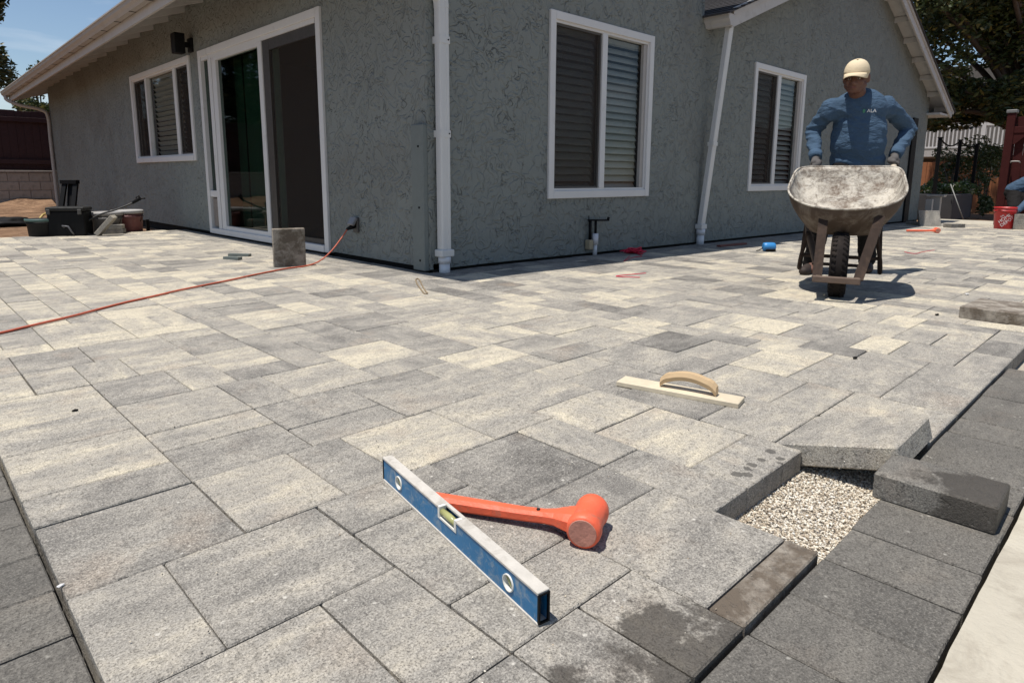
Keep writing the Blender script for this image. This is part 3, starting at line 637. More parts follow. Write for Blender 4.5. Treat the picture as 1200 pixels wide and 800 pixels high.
while Y_ < YEND+.35:                                          # rafter tails
    mb = MB(); mb.add([roof_pt(EX+.001, Y_, -.002), roof_pt(EX+.001, Y_, -.10), roof_pt(WX+.05, Y_, -.10), roof_pt(WX+.05, Y_, -.002)] + [roof_pt(EX+.001, Y_+.045, -.002), roof_pt(EX+.001, Y_+.045, -.10), roof_pt(WX+.05, Y_+.045, -.10), roof_pt(WX+.05, Y_+.045, -.002)],
        [(0, 1, 2, 3), (4, 5, 6, 7), (0, 1, 5, 4), (1, 2, 6, 5), (2, 3, 7, 6), (3, 0, 4, 7)]); mb.build('rafter', M_TRIM, roof1)
    Y_ += .61
mb = MB(); f0, f1 = roof_pt(EX, ya, .01), roof_pt(EX, yb, .01)
mb.add([f0, f1, f1-Vector((0, 0, .185)), f0-Vector((0, 0, .185))]+[v-Vector((.025, 0, 0)) for v in (f0, f1, f1-Vector((0, 0, .185)), f0-Vector((0, 0, .185)))], [(0, 1, 2, 3), (4, 5, 6, 7), (0, 1, 5, 4), (1, 2, 6, 5), (2, 3, 7, 6), (3, 0, 4, 7)]); mb.build('fascia', M_TRIM, roof1)
prof = [(0, 0), (0, -.085), (-.020, -.095), (-.075, -.095), (-.088, -.070), (-.112, -.045), (-.118, -.012), (-.130, -.010), (-.130, .006), (-.112, .006), (-.110, -.004), (-.012, -.030)]
def gutter_ring(Y): 
    z = roof_pt(EX, Y).z+.015; return [Vector((EX-.028+px, Y, z+pz)) for px, pz in prof]
mb = MB(); mb.loft([gutter_ring(ya-.03), gutter_ring(yb+.05)], True, False); gut = mb.build('gutter', M_GUTTER, house)
Y_ = ya+.3
while Y_ < yb:
    z = roof_pt(EX, Y_).z; mb = MB(); mb.box((EX-.105, Y_, z-.0835), (EX-.035, Y_+.022, z-.0805)); mb.build('hanger_strap', M_DARK, gut); Y_ += .61
mb = MB()                                                     # far downspout: elbow from the gutter end back to the wall corner
zc = roof_pt(EX, YEND).z
mb.tube(spline([(EX-.08, YEND+.25, zc-.08), (EX-.08, YEND+.22, zc-.16), (EX+.12, YEND+.12, zc-.26), (WX-.15, YEND-.02, zc-.34), (WX-.05, YEND-.05, zc-.48), (WX-.05, YEND-.05, zc-1.0), (WX-.05, YEND-.05, -.05)], 6), .036, 8); mb.build('downspout', M_GUTTER, house)

# low gable over the right-hand part ---------------------------------
YR = 3.60                                                     # front face of its rake
roof2 = MB()
TH = .17
mb = roof2
for (xa, xb, f) in ((6.66, XA, RL), (XA, 16.12, RR)):
    a, b = Vector((xa, YR+.03, f(xa)+TH)), Vector((xb, YR+.03, f(xb)+TH))
    q = [a, b, b+Vector((0, 8, 0)), a+Vector((0, 8, 0))]; mb.add(q+[p-Vector((0, 0, .04)) for p in q], [(0, 1, 2, 3), (4, 5, 6, 7), (0, 1, 5, 4), (1, 2, 6, 5), (2, 3, 7, 6), (3, 0, 4, 7)])
roof2 = mb.build('roof', M_TRIM, house)
for (xa, xb, f) in ((6.72, XA, RL), (XA, 16.02, RR)):
    mb = MB(); mb.prism([(xa, YR, f(xa)), (xb, YR, f(xb)), (xb, YR, f(xb)+TH-.002), (xa, YR, f(xa)+TH-.002)], (0, .028, 0)); mb.build('rake_board', M_TRIM, roof2)
    mb = MB(); mb.prism([(xa, YR-.02, f(xa)+TH-.045), (xb, YR-.02, f(xb)+TH-.045), (xb, YR-.02, f(xb)+TH+.03), (xa, YR-.02, f(xa)+TH+.03)], (0, .018, 0)); mb.build('rake_moulding', M_TRIM, roof2)
sl = math.atan(.386); n_ = 0                                  # shingle courses on the slope that can be seen
X_ = 6.58
while X_ < XA:
    x1 = min(X_+.19, XA); mb = MB(); za, zb_ = RL(X_)+TH, RL(x1)+TH
    mb.prism([(X_, YR-.045, za+.002), (x1, YR-.045, zb_+.002), (x1, YR-.045, zb_+.009), (X_, YR-.045, za+.026)], (0, 8, 0)); mb.build('shingle_course', M_SHINGLE, roof2); X_ += .14
mb = MB(); mb.prism([(XA, YR-.045, RR(XA)+TH+.002), (16.16, YR-.045, RR(16.16)+TH+.002), (16.16, YR-.045, RR(16.16)+TH+.022), (XA, YR-.045, RR(XA)+TH+.022)], (0, 8, 0)); mb.build('roofing', M_SHINGLE, roof2)
X_ = 11.6
while X_ < 15.9:                                              # lookouts under the rake
    z = RR(X_)+TH-.04; mb = MB(); mb.box((X_, YR+.0285, z-.10), (X_+.04, WY-.002, z-.012)); mb.build('lookout', M_BROWNTRIM if 'M_BROWNTRIM' in globals() else M_TRIM, roof2); X_ += .60
mb = MB(); mb.box((15.30, YR+.03, RR(15.9)-.02), (15.98, WY+2, RR(15.9)+.02)); mb.box((15.98, YR-.01, RR(15.9)-.03), (16.02, WY+2, RR(15.9)+.16)); mb.build('eave_soffit', M_TRIM, roof2)
g2 = MB(); prof2 = [(.0, .0), (.0, -.10), (-.02, -.115), (-.075, -.115), (-.088, -.08), (-.115, -.05), (-.120, -.01), (-.132, -.008), (-.132, .012), (-.11, .012), (-.108, .0)]
def gr2(Y, x, z, s=-1): return [Vector((x+px*(-s), Y, z+pz)) for px, pz in prof2]
g2.loft([gr2(YR-.02, 6.74, 2.405, -1), gr2(YR+3, 6.74, 2.405, -1)], True, False); g2.build('gutter', M_TRIM, house)
g2 = MB(); g2.loft([[Vector((16.02-px, Y, 2.13+pz)) for px, pz in prof2] for Y in (YR-.02, YR+3)], True, False); g2.build('gutter', M_TRIM, house)

# downspouts, corner board -------------------------------------------
def rect_pipe(mb, pts, w, d, wax, M_=None):
    """square pipe with rolled corners along pts; wax: width axis"""
    rings = []; wax = Vector(wax).normalized(); pts = [Vector(p) for p in pts]
    for i, p in enumerate(pts):
        t = (pts[min(i+1, len(pts)-1)]-pts[max(i-1, 0)]).normalized(); x = (wax-t*wax.dot(t)).normalized(); y = t.cross(x)
        c = .22; prof_ = [(-1, -1+c), (-1+c, -1), (-.35, -1), (-.28, -.90), (.28, -.90), (.35, -1), (1-c, -1), (1, -1+c), (1, 1-c), (1-c, 1), (-1+c, 1), (-1, 1-c)]
        rings.append([p+x*(a*w/2)+y*(b*d/2) for a, b in prof_])
    return mb.loft(rings, True, False)
dx, dy = 3.005, WY-.052
mb = MB(); rect_pipe(mb, [(dx, dy, .12), (dx, dy, 1.02), (dx, dy, 1.66), (dx, dy, 1.87)], .088, .066, (1, 0, 0)); dsp = mb.build('downspout', M_DOWN, house)
mb = MB(); el = spline([(dx, dy, 1.868), (dx-.01, dy, 1.93), (dx-.07, dy-.01, 2.0), (dx-.25, dy-.03, 2.12), (EX+.1, dy-.10, 2.34), (EX-.06, WY-.18, 2.43)], 6)
rect_pipe(mb, el, .092, .070, (1, 0, .3)); mb.build('elbow', M_DOWN, dsp)
for z in (.985, 1.63):
    mb = MB(); mb.box((dx-.0455, dy-.0355, z), (dx+.0455, dy+.05, z+.048)); st = mb.build('strap', M_DOWN, dsp)
    mb = MB(); mb.tube([(dx+.030, dy-.0372, z+.026), (dx+.030, dy-.041, z+.026)], .006, 6); mb.build('screw', M_DARK, dsp)
mb = MB(); mb.bevbox((dx-.060, dy-.048, .118), (dx+.060, dy+.045, .172), .006); mb.build('coupling', M_DOWN, dsp)
mb = MB(); mb.lathe([(.048, .07), (.048, .118)], Matrix.Translation((dx, dy, 0)), 20); mb.lathe([(.041, -.03), (.041, .07)], Matrix.Translation((dx, dy, 0)), 20); mb.build('drain_adapter', M_PVC, dsp)
# second downspout: slants from the gutter outlet back to the foot of the wall
bx_, by_ = 6.70, WY-.05; gz = ground_z(bx_); tx, ty = 6.79, YR+.06
mb = MB(); rect_pipe(mb, [(tx, ty, 2.30), (bx_+.005, by_, .19)], .085, .062, (1, 0, 0)); ds2 = mb.build('downspout', M_DOWN, house)
mb = MB(); mb.bevbox((bx_-.058, by_-.046, .135), (bx_+.058, by_+.042, .19), .006); mb.build('coupling', M_DOWN, ds2)
mb = MB(); mb.lathe([(.050, .07), (.050, .136)], Matrix.Translation((bx_, by_, 0)), 18); mb.lathe([(.042, gz-.02), (.042, .07)], Matrix.Translation((bx_, by_, 0)), 18); mb.build('drain_adapter', M_PVC, ds2)
tm = (Vector((tx, ty, 2.30))*.42+Vector((bx_, by_, .19))*.58)
mb = MB(); mb.box((tm.x-.046, tm.y-.036, tm.z-.02), (tm.x+.046, tm.y+.036, tm.z+.02)); mb.build('strap', M_DOWN, ds2)
mb = MB(); mb.bevbox((WX-.042, WY+.006, .012), (WX+.01, WY+.150, 1.075), .006); cb = mb.build('corner_board', M_BOARD, house)
for z in (.09, .48, .92):
    mb = MB(); mb.tube([(WX-.0415, WY+.058, z), (WX-.047, WY+.058, z)], .0085, 6); mb.build('bolt', M_DARK, cb)
mb = MB(); mb.box((14.42, WY-.035, ground_z(14.5)), (14.70, WY-.002, 1.86)); mb.build('dark_corner_panel', M_BLACK, house)
# ================================================================== fixtures on the house
s_ = empty('wall_sconce', (WX, 8.50, 2.12), 'black box wall light above the three-part window', 'wall light')
mb = MB(); mb.bevbox((WX-.03, 8.40, 2.14), (WX-.001, 8.52, 2.30), .004); mb.build('mount_plate', M_BLACK, s_)
mb = MB(); mb.bevbox((WX-.10, 8.44, 2.19), (WX-.029, 8.48, 2.25), .004); mb.build('arm', M_BLACK, s_)
mb = MB(); mb.bevbox((WX-.21, 8.39, 2.11), (WX-.095, 8.53, 2.335), .005); mb.build('shade', M_BLACK, s_)
s_ = empty('power_outlet', (WX, 4.88, .24), 'grey weatherproof outlet with open cover low on the side wall', 'outlet')
mb = MB(); mb.bevbox((WX-.022, 4.835, .235), (WX-.001, 4.915, .365), .006); mb.build('box', M_STEELGREY, s_)
mb = MB(); Mh = Matrix.Translation((WX-.022, 4.875, .362)) @ Matrix.Rotation(R(-58), 4, 'Y'); mb.bevbox((-.075, -.042, -.010), (.0, .042, .018), .006, Mh); mb.build('cover', simple('grey_cover', (.22, .22, .23), .4), s_)
# extension cord
out = Vector((WX-.03, 4.875, .285))
cp = [out, out+Vector((-.06, -.005, -.012)), Vector((WX-.16, 4.86, .20)), Vector((WX-.27, 4.84, .10)), Vector((2.50, 4.80, .03)), Vector((2.36, 4.77, .0075)), Vector((2.20, 4.74, .0075))]
for p in [(300, 321.5), (270, 328), (240, 334), (210, 340), (180, 347), (150, 353.5), (120, 361), (90, 369), (60, 376), (30, 383), (0, 390), (-40, 397), (-90, 401)]: cp.append(on_ground(*p, .0072))
c_ = empty('extension_cord', on_ground(180, 347), 'orange extension cord lying across the pavers to the outlet', 'cord')
mb = MB(); mb.tube(spline(cp, 8), .0058, 8); mb.build('cable', M_CORD, c_)
mb = MB(); mb.tube([out+Vector((.012, 0, .004)), out+Vector((-.03, 0, -.003)), out+Vector((-.075, -.006, -.018))], [.017, .019, .010], 10); mb.build('plug', M_BLACK, c_)

# pipes at the gable wall
pz = ground_z(4.78)
p_ = empty('drain_pipe', (4.78, WY, pz), 'white stub pipe with thin black pipes against the wall below the big window', 'pipe')
yw = WY-.045
mb = MB(); mb.tube([(4.80, yw, pz+.005), (4.80, yw, pz+.105)], .021, 12); mb.lathe([(.030, 0), (.030, .10)], Matrix.Translation((4.80, yw, pz+.105)), 14); mb.build('white_pipe', M_PVC, p_)
mb = MB(); mb.tube([(4.815, yw+.01, pz+.19), (4.815, yw+.01, .315)], .012, 8); mb.build('riser', M_BLACK, p_)
mb = MB(); mb.tube([(4.735, yw+.01, pz+.14), (4.735, yw+.01, .315)], .014, 8); mb.build('riser', M_BLACK, p_)
mb = MB(); mb.tube([(4.69, yw, .318), (4.99, yw, .305)], .008, 8); mb.tube([(4.985, yw, .30), (4.99, yw-.005, .335)], .013, 8); mb.tube([(4.70, yw, .30), (4.70, yw, .36)], .004, 6); mb.build('cross_bar', M_BLACK, p_)
mb = MB(); mb.bevbox((4.70, yw-.02, pz+.06), (4.755, yw+.04, pz+.15), .006); mb.build('valve_body', simple('brass_tan', (.36, .30, .20), .5), p_)

# ================================================================== tools on the paving
def ground_pt(x, y): return Vector((x, y, ground_z(x)))
# spirit level --------------------------------------------------------
def spirit_level():
    a, b = Vector((.676, .634, 0)), Vector((.777, 1.220, 0)); d = (b-a).normalized(); L = .607
    side = Vector((d.y, -d.x, 0)); M_ = frame(a+Vector((0, 0, .0006)), d, -side, (0, 0, 1))      # x along, y to the left (towards the camera side is +y), z up
    w, hh = .024, .060
    def bb(mb, x0, x1, y0, y1, z0, z1, r=0): return mb.bevbox((x0, y0, z0), (x1, y1, z1), r, M_) if r else mb.box((x0, y0, z0), (x1, y1, z1), M_)
    t = empty('spirit_level', a+d*L/2, 'blue aluminium spirit level lying on edge beside the orange mallet', 'level')
    mb = MB(); bb(mb, 0, .262, -w, 0, hh-.0055, hh, .001); bb(mb, .336, L, -w, 0, hh-.0055, hh, .001); bb(mb, .2622, .3358, -w, -.0165, hh-.0055, hh, .001); mb.build('top_rail', M_ALU, t)
    mb = MB(); bb(mb, 0, L, -w, 0, 0, .006, .001); mb.build('bottom_rail', M_ALU, t)
    mb = MB()
    hx = [.085, L-.085]
    for ys in ((-.0035, -.0020), (-w+.0020, -w+.0035)):
        segs = [(.002, hx[0]-.019), (hx[0]+.019, .262), (.336, hx[1]-.019), (hx[1]+.019, L-.002)]
        for s in segs: bb(mb, s[0], s[1], ys[0], ys[1], .006, hh-.0055)
        bb(mb, .262, .336, ys[0], ys[1], .006, hh-.026)
        for c in hx:                                           # web with a round window
            n = 28; inner = []; outer = []
            for k in range(n):
                th = 2*math.pi*k/n; cx_, sz = math.cos(th), math.sin(th); inner.append((c+.0155*cx_, .030+.0155*sz))
                sc = min(.019/max(abs(cx_), 1e-6), (.024 if sz < 0 else .0245)/max(abs(sz), 1e-6)); outer.append((c+cx_*sc, .030+sz*sc))
            for k in range(n):
                q = (k+1) % n; mb.add([M_ @ Vector((*[inner[k][0], ys[1]], inner[k][1])), M_ @ Vector((inner[q][0], ys[1], inner[q][1])), M_ @ Vector((outer[q][0], ys[1], outer[q][1])), M_ @ Vector((outer[k][0], ys[1], outer[k][1]))], [(0, 1, 2, 3)])
    mb.build('web', M_BLUE, t, fix=False)
    mb = MB(); bb(mb, .001, L-.001, -w+.0015, -w+.003, .0065, hh-.006); mb.build('back_web', M_BLUE, t)
    wr_ = simple('vial_ring', (.66, .65, .60), .5, .08); gv = simple('vial_fluid', (.36, .36, .15), .25, .15, 30)
    for c in hx:
        mb = MB(); n = 28
        rings = [[M_ @ Vector((c+r_*math.cos(2*math.pi*k/n), y_, .030+r_*math.sin(2*math.pi*k/n))) for k in range(n)] for r_, y_ in ((.0155, -.005), (.0155, .0003), (.0132, .0003), (.0128, -.009))]
        mb.loft(rings, False, True); v = mb.build('vial', wr_, t, fix=False)
        mb = MB(); mb.tube([M_ @ Vector((c-.011, -.010, .022)), M_ @ Vector((c, -.0095, .030)), M_ @ Vector((c+.011, -.010, .038))], [.006, .0068, .006], 10); mb.build('glass_tube', gv, v)
        mb = MB(); rr = [[M_ @ Vector((c+.0130*math.cos(2*math.pi*k/n), -.0135, .030+.0130*math.sin(2*math.pi*k/n))) for k in range(n)], [M_ @ Vector((c+.0130*math.cos(2*math.pi*k/n), -.0125, .030+.0130*math.sin(2*math.pi*k/n))) for k in range(n)]]; mb.loft(rr, True, False); mb.build('backing', wr_, v)
    mb = MB(); bb(mb, .2625, .3355, -.0160, -.0006, hh-.0258, hh-.022); bb(mb, .2625, .270, -.0160, -.0006, hh-.022, hh-.0008); bb(mb, .328, .3355, -.0160, -.0006, hh-.022, hh-.0008); cv = mb.build('vial', wr_, t)
    mb = MB(); mb.tube([M_ @ Vector((.270, -.0075, hh-.0125)), M_ @ Vector((.299, -.0075, hh-.0115)), M_ @ Vector((.328, -.0075, hh-.0125))], [.0065, .0072, .0065], 12); mb.build('glass_tube', gv, cv)
    for x0, x1 in ((-.0022, .0022), (L-.0022, L+.0026)):
        mb = MB(); bb(mb, x0, x1, -w+.0010, -w+.0042, .004, hh-.003); bb(mb, x0, x1, -.0042, -.0010, .004, hh-.003); bb(mb, x0, x1, -w+.0042, -.0042, .0038, .0068); bb(mb, x0, x1, -w+.0042, -.0042, hh-.0062, hh-.0034); mb.build('end_cap', M_BLACK, t)
spirit_level()

# dead-blow mallet ----------------------------------------------------
def mallet(M_, label, cat, group, base):
    """x along the handle from its end to the head, y along the head, z up"""
    t = empty('mallet', base, label, cat, group)
    T_ = lambda x, y, z: M_ @ Vector((x, y, z))
    L = .335; Rh = .0345
    rings = []
    for x, hw, hz, zc in ((0, .010, .010, .020), (.004, .0145, .013, .020), (.02, .0160, .0140, .020), (.12, .0150, .0135, .022), (.22, .0135, .0125, .0245), (.262, .0140, .0125, .027), (.285, .0180, .014, .029), (.305, .027, .018, .030), (.330, .036, .022, .0305)):
        prof_ = [(-.55, -1), (.55, -1), (1, -.5), (1, .5), (.55, 1), (-.55, 1), (-1, .5), (-1, -.5)]
        rings.append([T_(x, a*hw, zc+b*hz) for a, b in prof_])
    mb = MB(); mb.loft(rings, True, False); hd = mb.build('handle', M_ORANGE, t)
    mb = MB(); mb.tube([T_(.250, 0, .0385), T_(.250, 0, .0408)], .0042, 10); mb.build('hole', M_DARK, hd)
    mb = MB(); mb.tube([T_(.012, 0, .030), T_(.012, 0, .0345)], .0060, 10); mb.build('hang_hole', M_DARK, hd)
    mb = MB(); hl = .052
    prof_ = [(.0, -hl), (.0285, -hl), (.0325, -hl+.003), (.0342, -hl+.012), (.0345, -hl+.022), (.0315, -.022), (.0315, .022), (.0345, hl-.022), (.0342, hl-.012), (.0325, hl-.003), (.0285, hl), (0, hl)]
    Mh = M_ @ frame((L+.018, 0, Rh+.0005), (0, 0, 1), (1, 0, 0), (0, 1, 0))
    mb.lathe([(max(r_, .0005), z) for r_, z in prof_], Mh, 28); h_ = mb.build('head', M_ORANGE, t)
    for s in (-1, 1):
        mb = MB(); mb.lathe([(.0282, s*(hl-.001)), (.0268, s*(hl+.0014))], Mh, 24); mb.build('striking_face', M_FACE, h_)
    return t
he, hd_ = Vector((.795, 1.035, 0)), Vector((.938, .756, 0)); d = (hd_-he).normalized()
mallet(frame((hd_-d*.345)+Vector((0, 0, .0004)), d, Vector((-d.y, d.x, 0)), (0, 0, 1)), 'orange dead-blow mallet beside the blue spirit level', 'mallet', None, hd_)
m2a, m2b = on_ground(1062, 272), on_ground(1094, 273); d = (m2b-m2a); d.z = 0; d.normalize()
mallet(frame(m2a+Vector((0, 0, .001)), d, Vector((-d.y, d.x, 0)), (0, 0, 1)) @ Matrix.Scale(1.15, 4), 'orange mallet lying near the tilted grey paver by the house corner', 'mallet', None, m2a)

# wooden hand float ----------------------------------------------------
a, b = Vector((1.752, 1.287, 0)), Vector((1.846, .888, 0)); d = (b-a).normalized(); s = Vector((-d.y, d.x, 0)); L = .408
t = empty('wood_float', (a+b)/2, 'wooden hand float with arched handle resting on the pavers', 'hand float')
Mf = frame(a+Vector((0, 0, .0008)), d, s, (0, 0, 1)); wf = .078
mb = MB(); mb.bevbox((0, 0, 0), (L, wf, .016), .0015, Mf); mb.build('board', M_WOOD, t)
mb = MB(); rings = []
for k in range(17):
    u = k/16; x = .145+.185*u; arch = math.sin(math.pi*u)**.62*.034; th = .027 if 2 < k < 14 else .030
    rings.append([Mf @ Vector((x+dx_, wf/2+yy, .0165+max(arch+zz, 0))) for dx_, yy, zz in ((0, -.014, 0), (0, -.017, th*.5), (0, -.011, th), (0, .011, th), (0, .017, th*.5), (0, .014, 0))])
mb.loft(rings, True, False); mb.build('handle', M_WOOD2, t)

M_WETTOP = paver_mat('wet_charcoal', stain='wet', tone=.62, wet_y=.335)
# loose pavers ----------------------------------------------------------
def loose(name, size, M_, tone, mat, label, group=None):
    mb = MB(); mb.bevbox((-size[0]/2, -size[1]/2, 0), (size[0]/2, size[1]/2, size[2]), .0035); me = mb.mesh(name)
    o = link(name, me, mat); o.matrix_world = M_; o.color = (*tone, 1); return tag(o, label, 'paver', group)
tilt = math.atan2(.078, .297)
Mt = Matrix.Translation((1.822, .704, -.0035)) @ Matrix.Rotation(-tilt, 4, 'X') @ Matrix.Rotation(R(.8), 4, 'Z') @ Matrix.Translation((0, -.1525, -.060))
loose('loose_paver', (.292, .300, .060), Mt, (.35, .55, .21), M_PAVER, 'pale square paver tilted up over the gravel opening')
Md = Matrix.Translation((1.621, .303, -.0062)) @ Matrix.Rotation(R(1.2), 4, 'Z')
loose('loose_paver', (.150, .228, .060), Md, (.4, .0, .9), M_WETTOP, 'damp charcoal paver lying on the border next to the gravel opening')
c = on_ground(1150, 377); rz = R(-9)
Ml = Matrix.Translation((4.16, .60, ground_z(4.16)+.001)) @ Matrix.Rotation(R(-3), 4, 'Z')
loose('loose_paver', (.36, .30, .062), Ml, (.85, .15, .4), M_PAVER_MUD, 'brown topped grey paver overhanging the unfinished patio edge')
p1, p2 = on_ground(321.5, 313.5), on_ground(359, 311.5); d = (p2-p1); wd = d.length; d.normalize(); nrm = Vector((d.y, -d.x, 0))
Ms = frame((p1+p2)/2-nrm*.03, d, -nrm, (0, 0, 1)) @ Matrix.Rotation(R(2), 4, 'X')
loose('loose_paver', (wd, .058, .300), Ms, (.75, .1, .5), paver_mat('dusty_standing_paver', stain='mud'), 'square grey paver standing on edge in front of the sliding door')
# loose pieces by the far corner
p1, p2 = on_ground(1078, 265), on_ground(1103, 265.5); d = (p2-p1); wd = d.length; d.normalize(); nrm = Vector((d.y, -d.x, 0)); 
Ms = frame((p1+p2)/2, d, -nrm, (0, 0, 1)) @ Matrix.Rotation(R(28), 4, 'X') @ Matrix.Translation((0, .03, 0))
Ms = frame((p1+p2)/2, d, -nrm, (0, 0, 1)) @ Matrix.Rotation(R(-22), 4, 'X') @ Matrix.Translation((0, .03, 0))
loose('loose_paver', (wd, .06, .30), Ms, (.7, .1, .3), M_PAVER, 'grey paver leaning back beside the end of the gable wall')
for q, (pa, pb, hh, lb) in enumerate([((1061, 263), (1074, 264), .06, 'flat grey paver lying at the foot of the wall corner'), ((1114.5, 267), (1131, 267), .065, 'small dark paver lying alone before the garden opening')]):
    p1, p2 = on_ground(*pa), on_ground(*pb); d = (p2-p1); wd = d.length; d.normalize(); nrm = Vector((d.y, -d.x, 0))
    loose('loose_paver', (wd, .17, hh), frame((p1+p2)/2-nrm*.085, d, -nrm, (0, 0, 1)), (.7 if q == 0 else 1, .1, .4), M_PAVER, lb)
p1, p2 = on_ground(1187, 269), on_ground(1212, 270); d = (p2-p1); wd = d.length; d.normalize(); nrm = Vector((d.y, -d.x, 0))
for q in range(3):
    loose('loose_paver', (wd, .20, .085), frame((p1+p2)/2-nrm*(.10+.01*q)+Vector((0, 0, .0855*q)), d, -nrm, (0, 0, 1)), (.6, .1, .3+.1*q), M_PAVER, ['bottom paver of the low stack beside the red bucket', 'middle paver of the low stack beside the red bucket', 'top paver of the low stack beside the red bucket'][q])
# odds and ends ----------------------------------------------------------
for (pa, pb, lb) in (((264, 303.5), (281.5, 304.5), 'short grey metal strip on the pavers nearest the standing paver'), ((269, 300), (293, 300.5), 'longer grey metal strip on the pavers before the sliding door')):
    p1, p2 = on_ground(*pa), on_ground(*pb); mb = MB(); mb.beam(p1+Vector((0, 0, .012)), p2+Vector((0, 0, .012)), .05, .022); tag(mb.build('metal_strip', simple('strip_metal', (.13, .15, .14), .5), None), lb, 'strip')
c = on_ground(901, 294.5)
t = empty('chalk_reel', c, 'bright blue chalk line reel lying on the sunlit pavers', 'chalk reel')
M_CH = simple('bright_blue_plastic', (.035, .22, .52), .4, .12, 15); Mc = frame(c, rgt.xy.to_3d().normalized(), FH, (0, 0, 1))
mb = MB(); mb.lathe([(.030, -.065), (.042, -.058), (.046, -.03), (.046, .03), (.042, .055), (.028, .062)], Mc @ frame((0, 0, .047), (0, 0, 1), (0, 1, 0), (1, 0, 0)), 16); mb.build('case', M_CH, t)
mb = MB(); mb.bevbox((-.045, -.050, .001), (.055, .0, .030), .008, Mc); mb.build('grip', M_BLACK, t)
mb = MB(); mb.tube([Mc @ Vector((-.06, 0, .04)), Mc @ Vector((-.10, 0, .012)), Mc @ Vector((-.13, 0, .006))], .005, 6); mb.build('hook', M_DARK, t)
c = on_ground(743, 297); M_RS = simple('pink_red_string', (.62, .02, .06), .7, .1)
mb = MB(); pts = []; rr = random.Random(5)
for k in range(60): pts.append(c+Vector((rr.gauss(0, .045), rr.gauss(0, .045), .008+abs(rr.gauss(0, .022)))))
mb.tube(spline(pts, 3), .0055, 5); tag(mb.build('string_bundle', M_RS), 'tangled bundle of pink red string in the wall shadow', 'string')
mb = MB(); mb.tube(spline([on_ground(*p, .003) for p in ((746, 297), (752, 300), (745, 301), (738, 303), (731, 306), (738, 300))], 6), .003, 5); tag(mb.build('string', M_RS), 'loose end of pink red string trailing onto the pavers', 'string')
for lb, ps in (('thin red string laid in a narrow V on the pavers', [(757, 320), (735, 322), (722, 323.5), (735, 324.5), (750, 325)]), ('thin red string curled on the pavers behind the wheelbarrow', [(1060, 295), (1066, 296.5), (1074, 297), (1082, 295), (1095, 293)])):
    mb = MB(); mb.tube(spline([on_ground(*p, .0035) for p in ps], 8), .0032, 5); tag(mb.build('string', M_RS), lb, 'string')
p1, p2 = on_ground(842, 289.5), on_ground(873, 286.5); mb = MB(); mb.beam(p1+Vector((0, 0, .012)), p2+Vector((0, 0, .012)), .05, .018); tag(mb.build('red_bar', simple('dull_red_bar', (.16, .045, .035), .6)), 'dull red flat bar lying in the shadow at the wall foot', 'bar')
mb = MB(); ps = [on_ground(*p, .004) for p in ((487, 327.5), (489, 333), (494, 340), (497.5, 344), (501, 343.5), (499, 341.5), (494.5, 334), (492, 328.5), (489.5, 326.5), (487, 327.5))]; mb.tube(spline(ps, 6), .0045, 5); tag(mb.build('tie_strap', simple('tan_strap', (.24, .18, .11), .6)), 'tan loop of strapping lying at the house corner', 'strap')
for nm, px_, sz_, m_, lb, ct in (('white_chip', (1133, 345.5), .016, M_WHITE, 'white plaster chip on the pavers near the unfinished edge', 'chip'), ('dark_chip', (1098, 369.5), .012, M_DARK, 'flat dark chip on the pavers near the overhanging paver', 'chip'), ('dark_chip', (1002, 420), .012, M_DARK, 'dark chip on the pavers beyond the wooden float', 'chip'), ('dark_chip', (88, 481.5), .007, M_DARK, 'small black chip on a tan paver near the left border', 'chip'), ('white_chip', (70.5, 687), .005, M_WHITE, 'tiny white chip in the joint of the left border', 'chip')):
    c = on_ground(*px_); mb = MB(); bm = bmesh.new(); bmesh.ops.create_icosphere(bm, subdivisions=1, radius=sz_)
    for v in bm.verts: v.co = Vector((v.co.x*1.5, v.co.y*.8, v.co.z*.5+sz_*.4))*random.uniform(.8, 1.2)
    mb.addbm(bm, Matrix.Translation(c)); tag(mb.build(nm, m_), lb, ct)

# ================================================================== wheelbarrow
Wc = Vector((4.185, 1.440, ground_z(4.198))); bk = Vector((.947, .322, 0)).normalized(); lt = Vector((bk.y, -bk.x, 0))
B = lambda s, l, z: Wc+bk*s+lt*l+Vector((0, 0, z))
wb = empty('wheelbarrow', Wc, 'cement crusted steel wheelbarrow pushed by the worker in the cream cap', 'wheelbarrow')
RW = .195
M_HANDLE = simple('weathered_handle', (.11, .08, .06), .8, .3, 14, bump=.002, bscale=40, spec=.2); M_GRIP = simple('worn_grip_wood', (.46, .39, .30), .7, .2, 16)
Mw = frame(B(0, 0, RW), bk, Vector((0, 0, 1)), lt)
mb = MB(); mb.lathe([(.105, -.036), (.150, -.050), (.178, -.048), (.192, -.030), (.195, -.012), (.195, .012), (.192, .030), (.178, .048), (.150, .050), (.105, .036)], Mw, 32, True, False); wheel = mb.build('wheel', M_RUBBER, wb)
mb = MB()
for k in range(36):
    th = 2*math.pi*k/36
    for sgn in (-1, 1):
        p_ = Mw @ Vector((.1955*math.cos(th+.04*sgn), .1955*math.sin(th+.04*sgn), .018*sgn)); q = Mw @ Vector((.190*math.cos(th+.10*sgn), .190*math.sin(th+.10*sgn), .040*sgn)); mb.beam(p_, q, .012, .010)
mb.build('tread', M_RUBBER, wheel)['kind'] = 'stuff'
mb = MB(); mb.lathe([(.02, -.045), (.03, -.03), (.085, -.028), (.108, -.037), (.112, -.034), (.112, .034), (.108, .037), (.085, .028), (.03, .03), (.02, .045)], Mw, 24); mb.build('rim', M_STEEL, wheel)
mb = MB(); mb.tube([B(0, -.15, RW), B(0, .15, RW)], .010, 8); mb.build('axle', M_STEEL, wb)
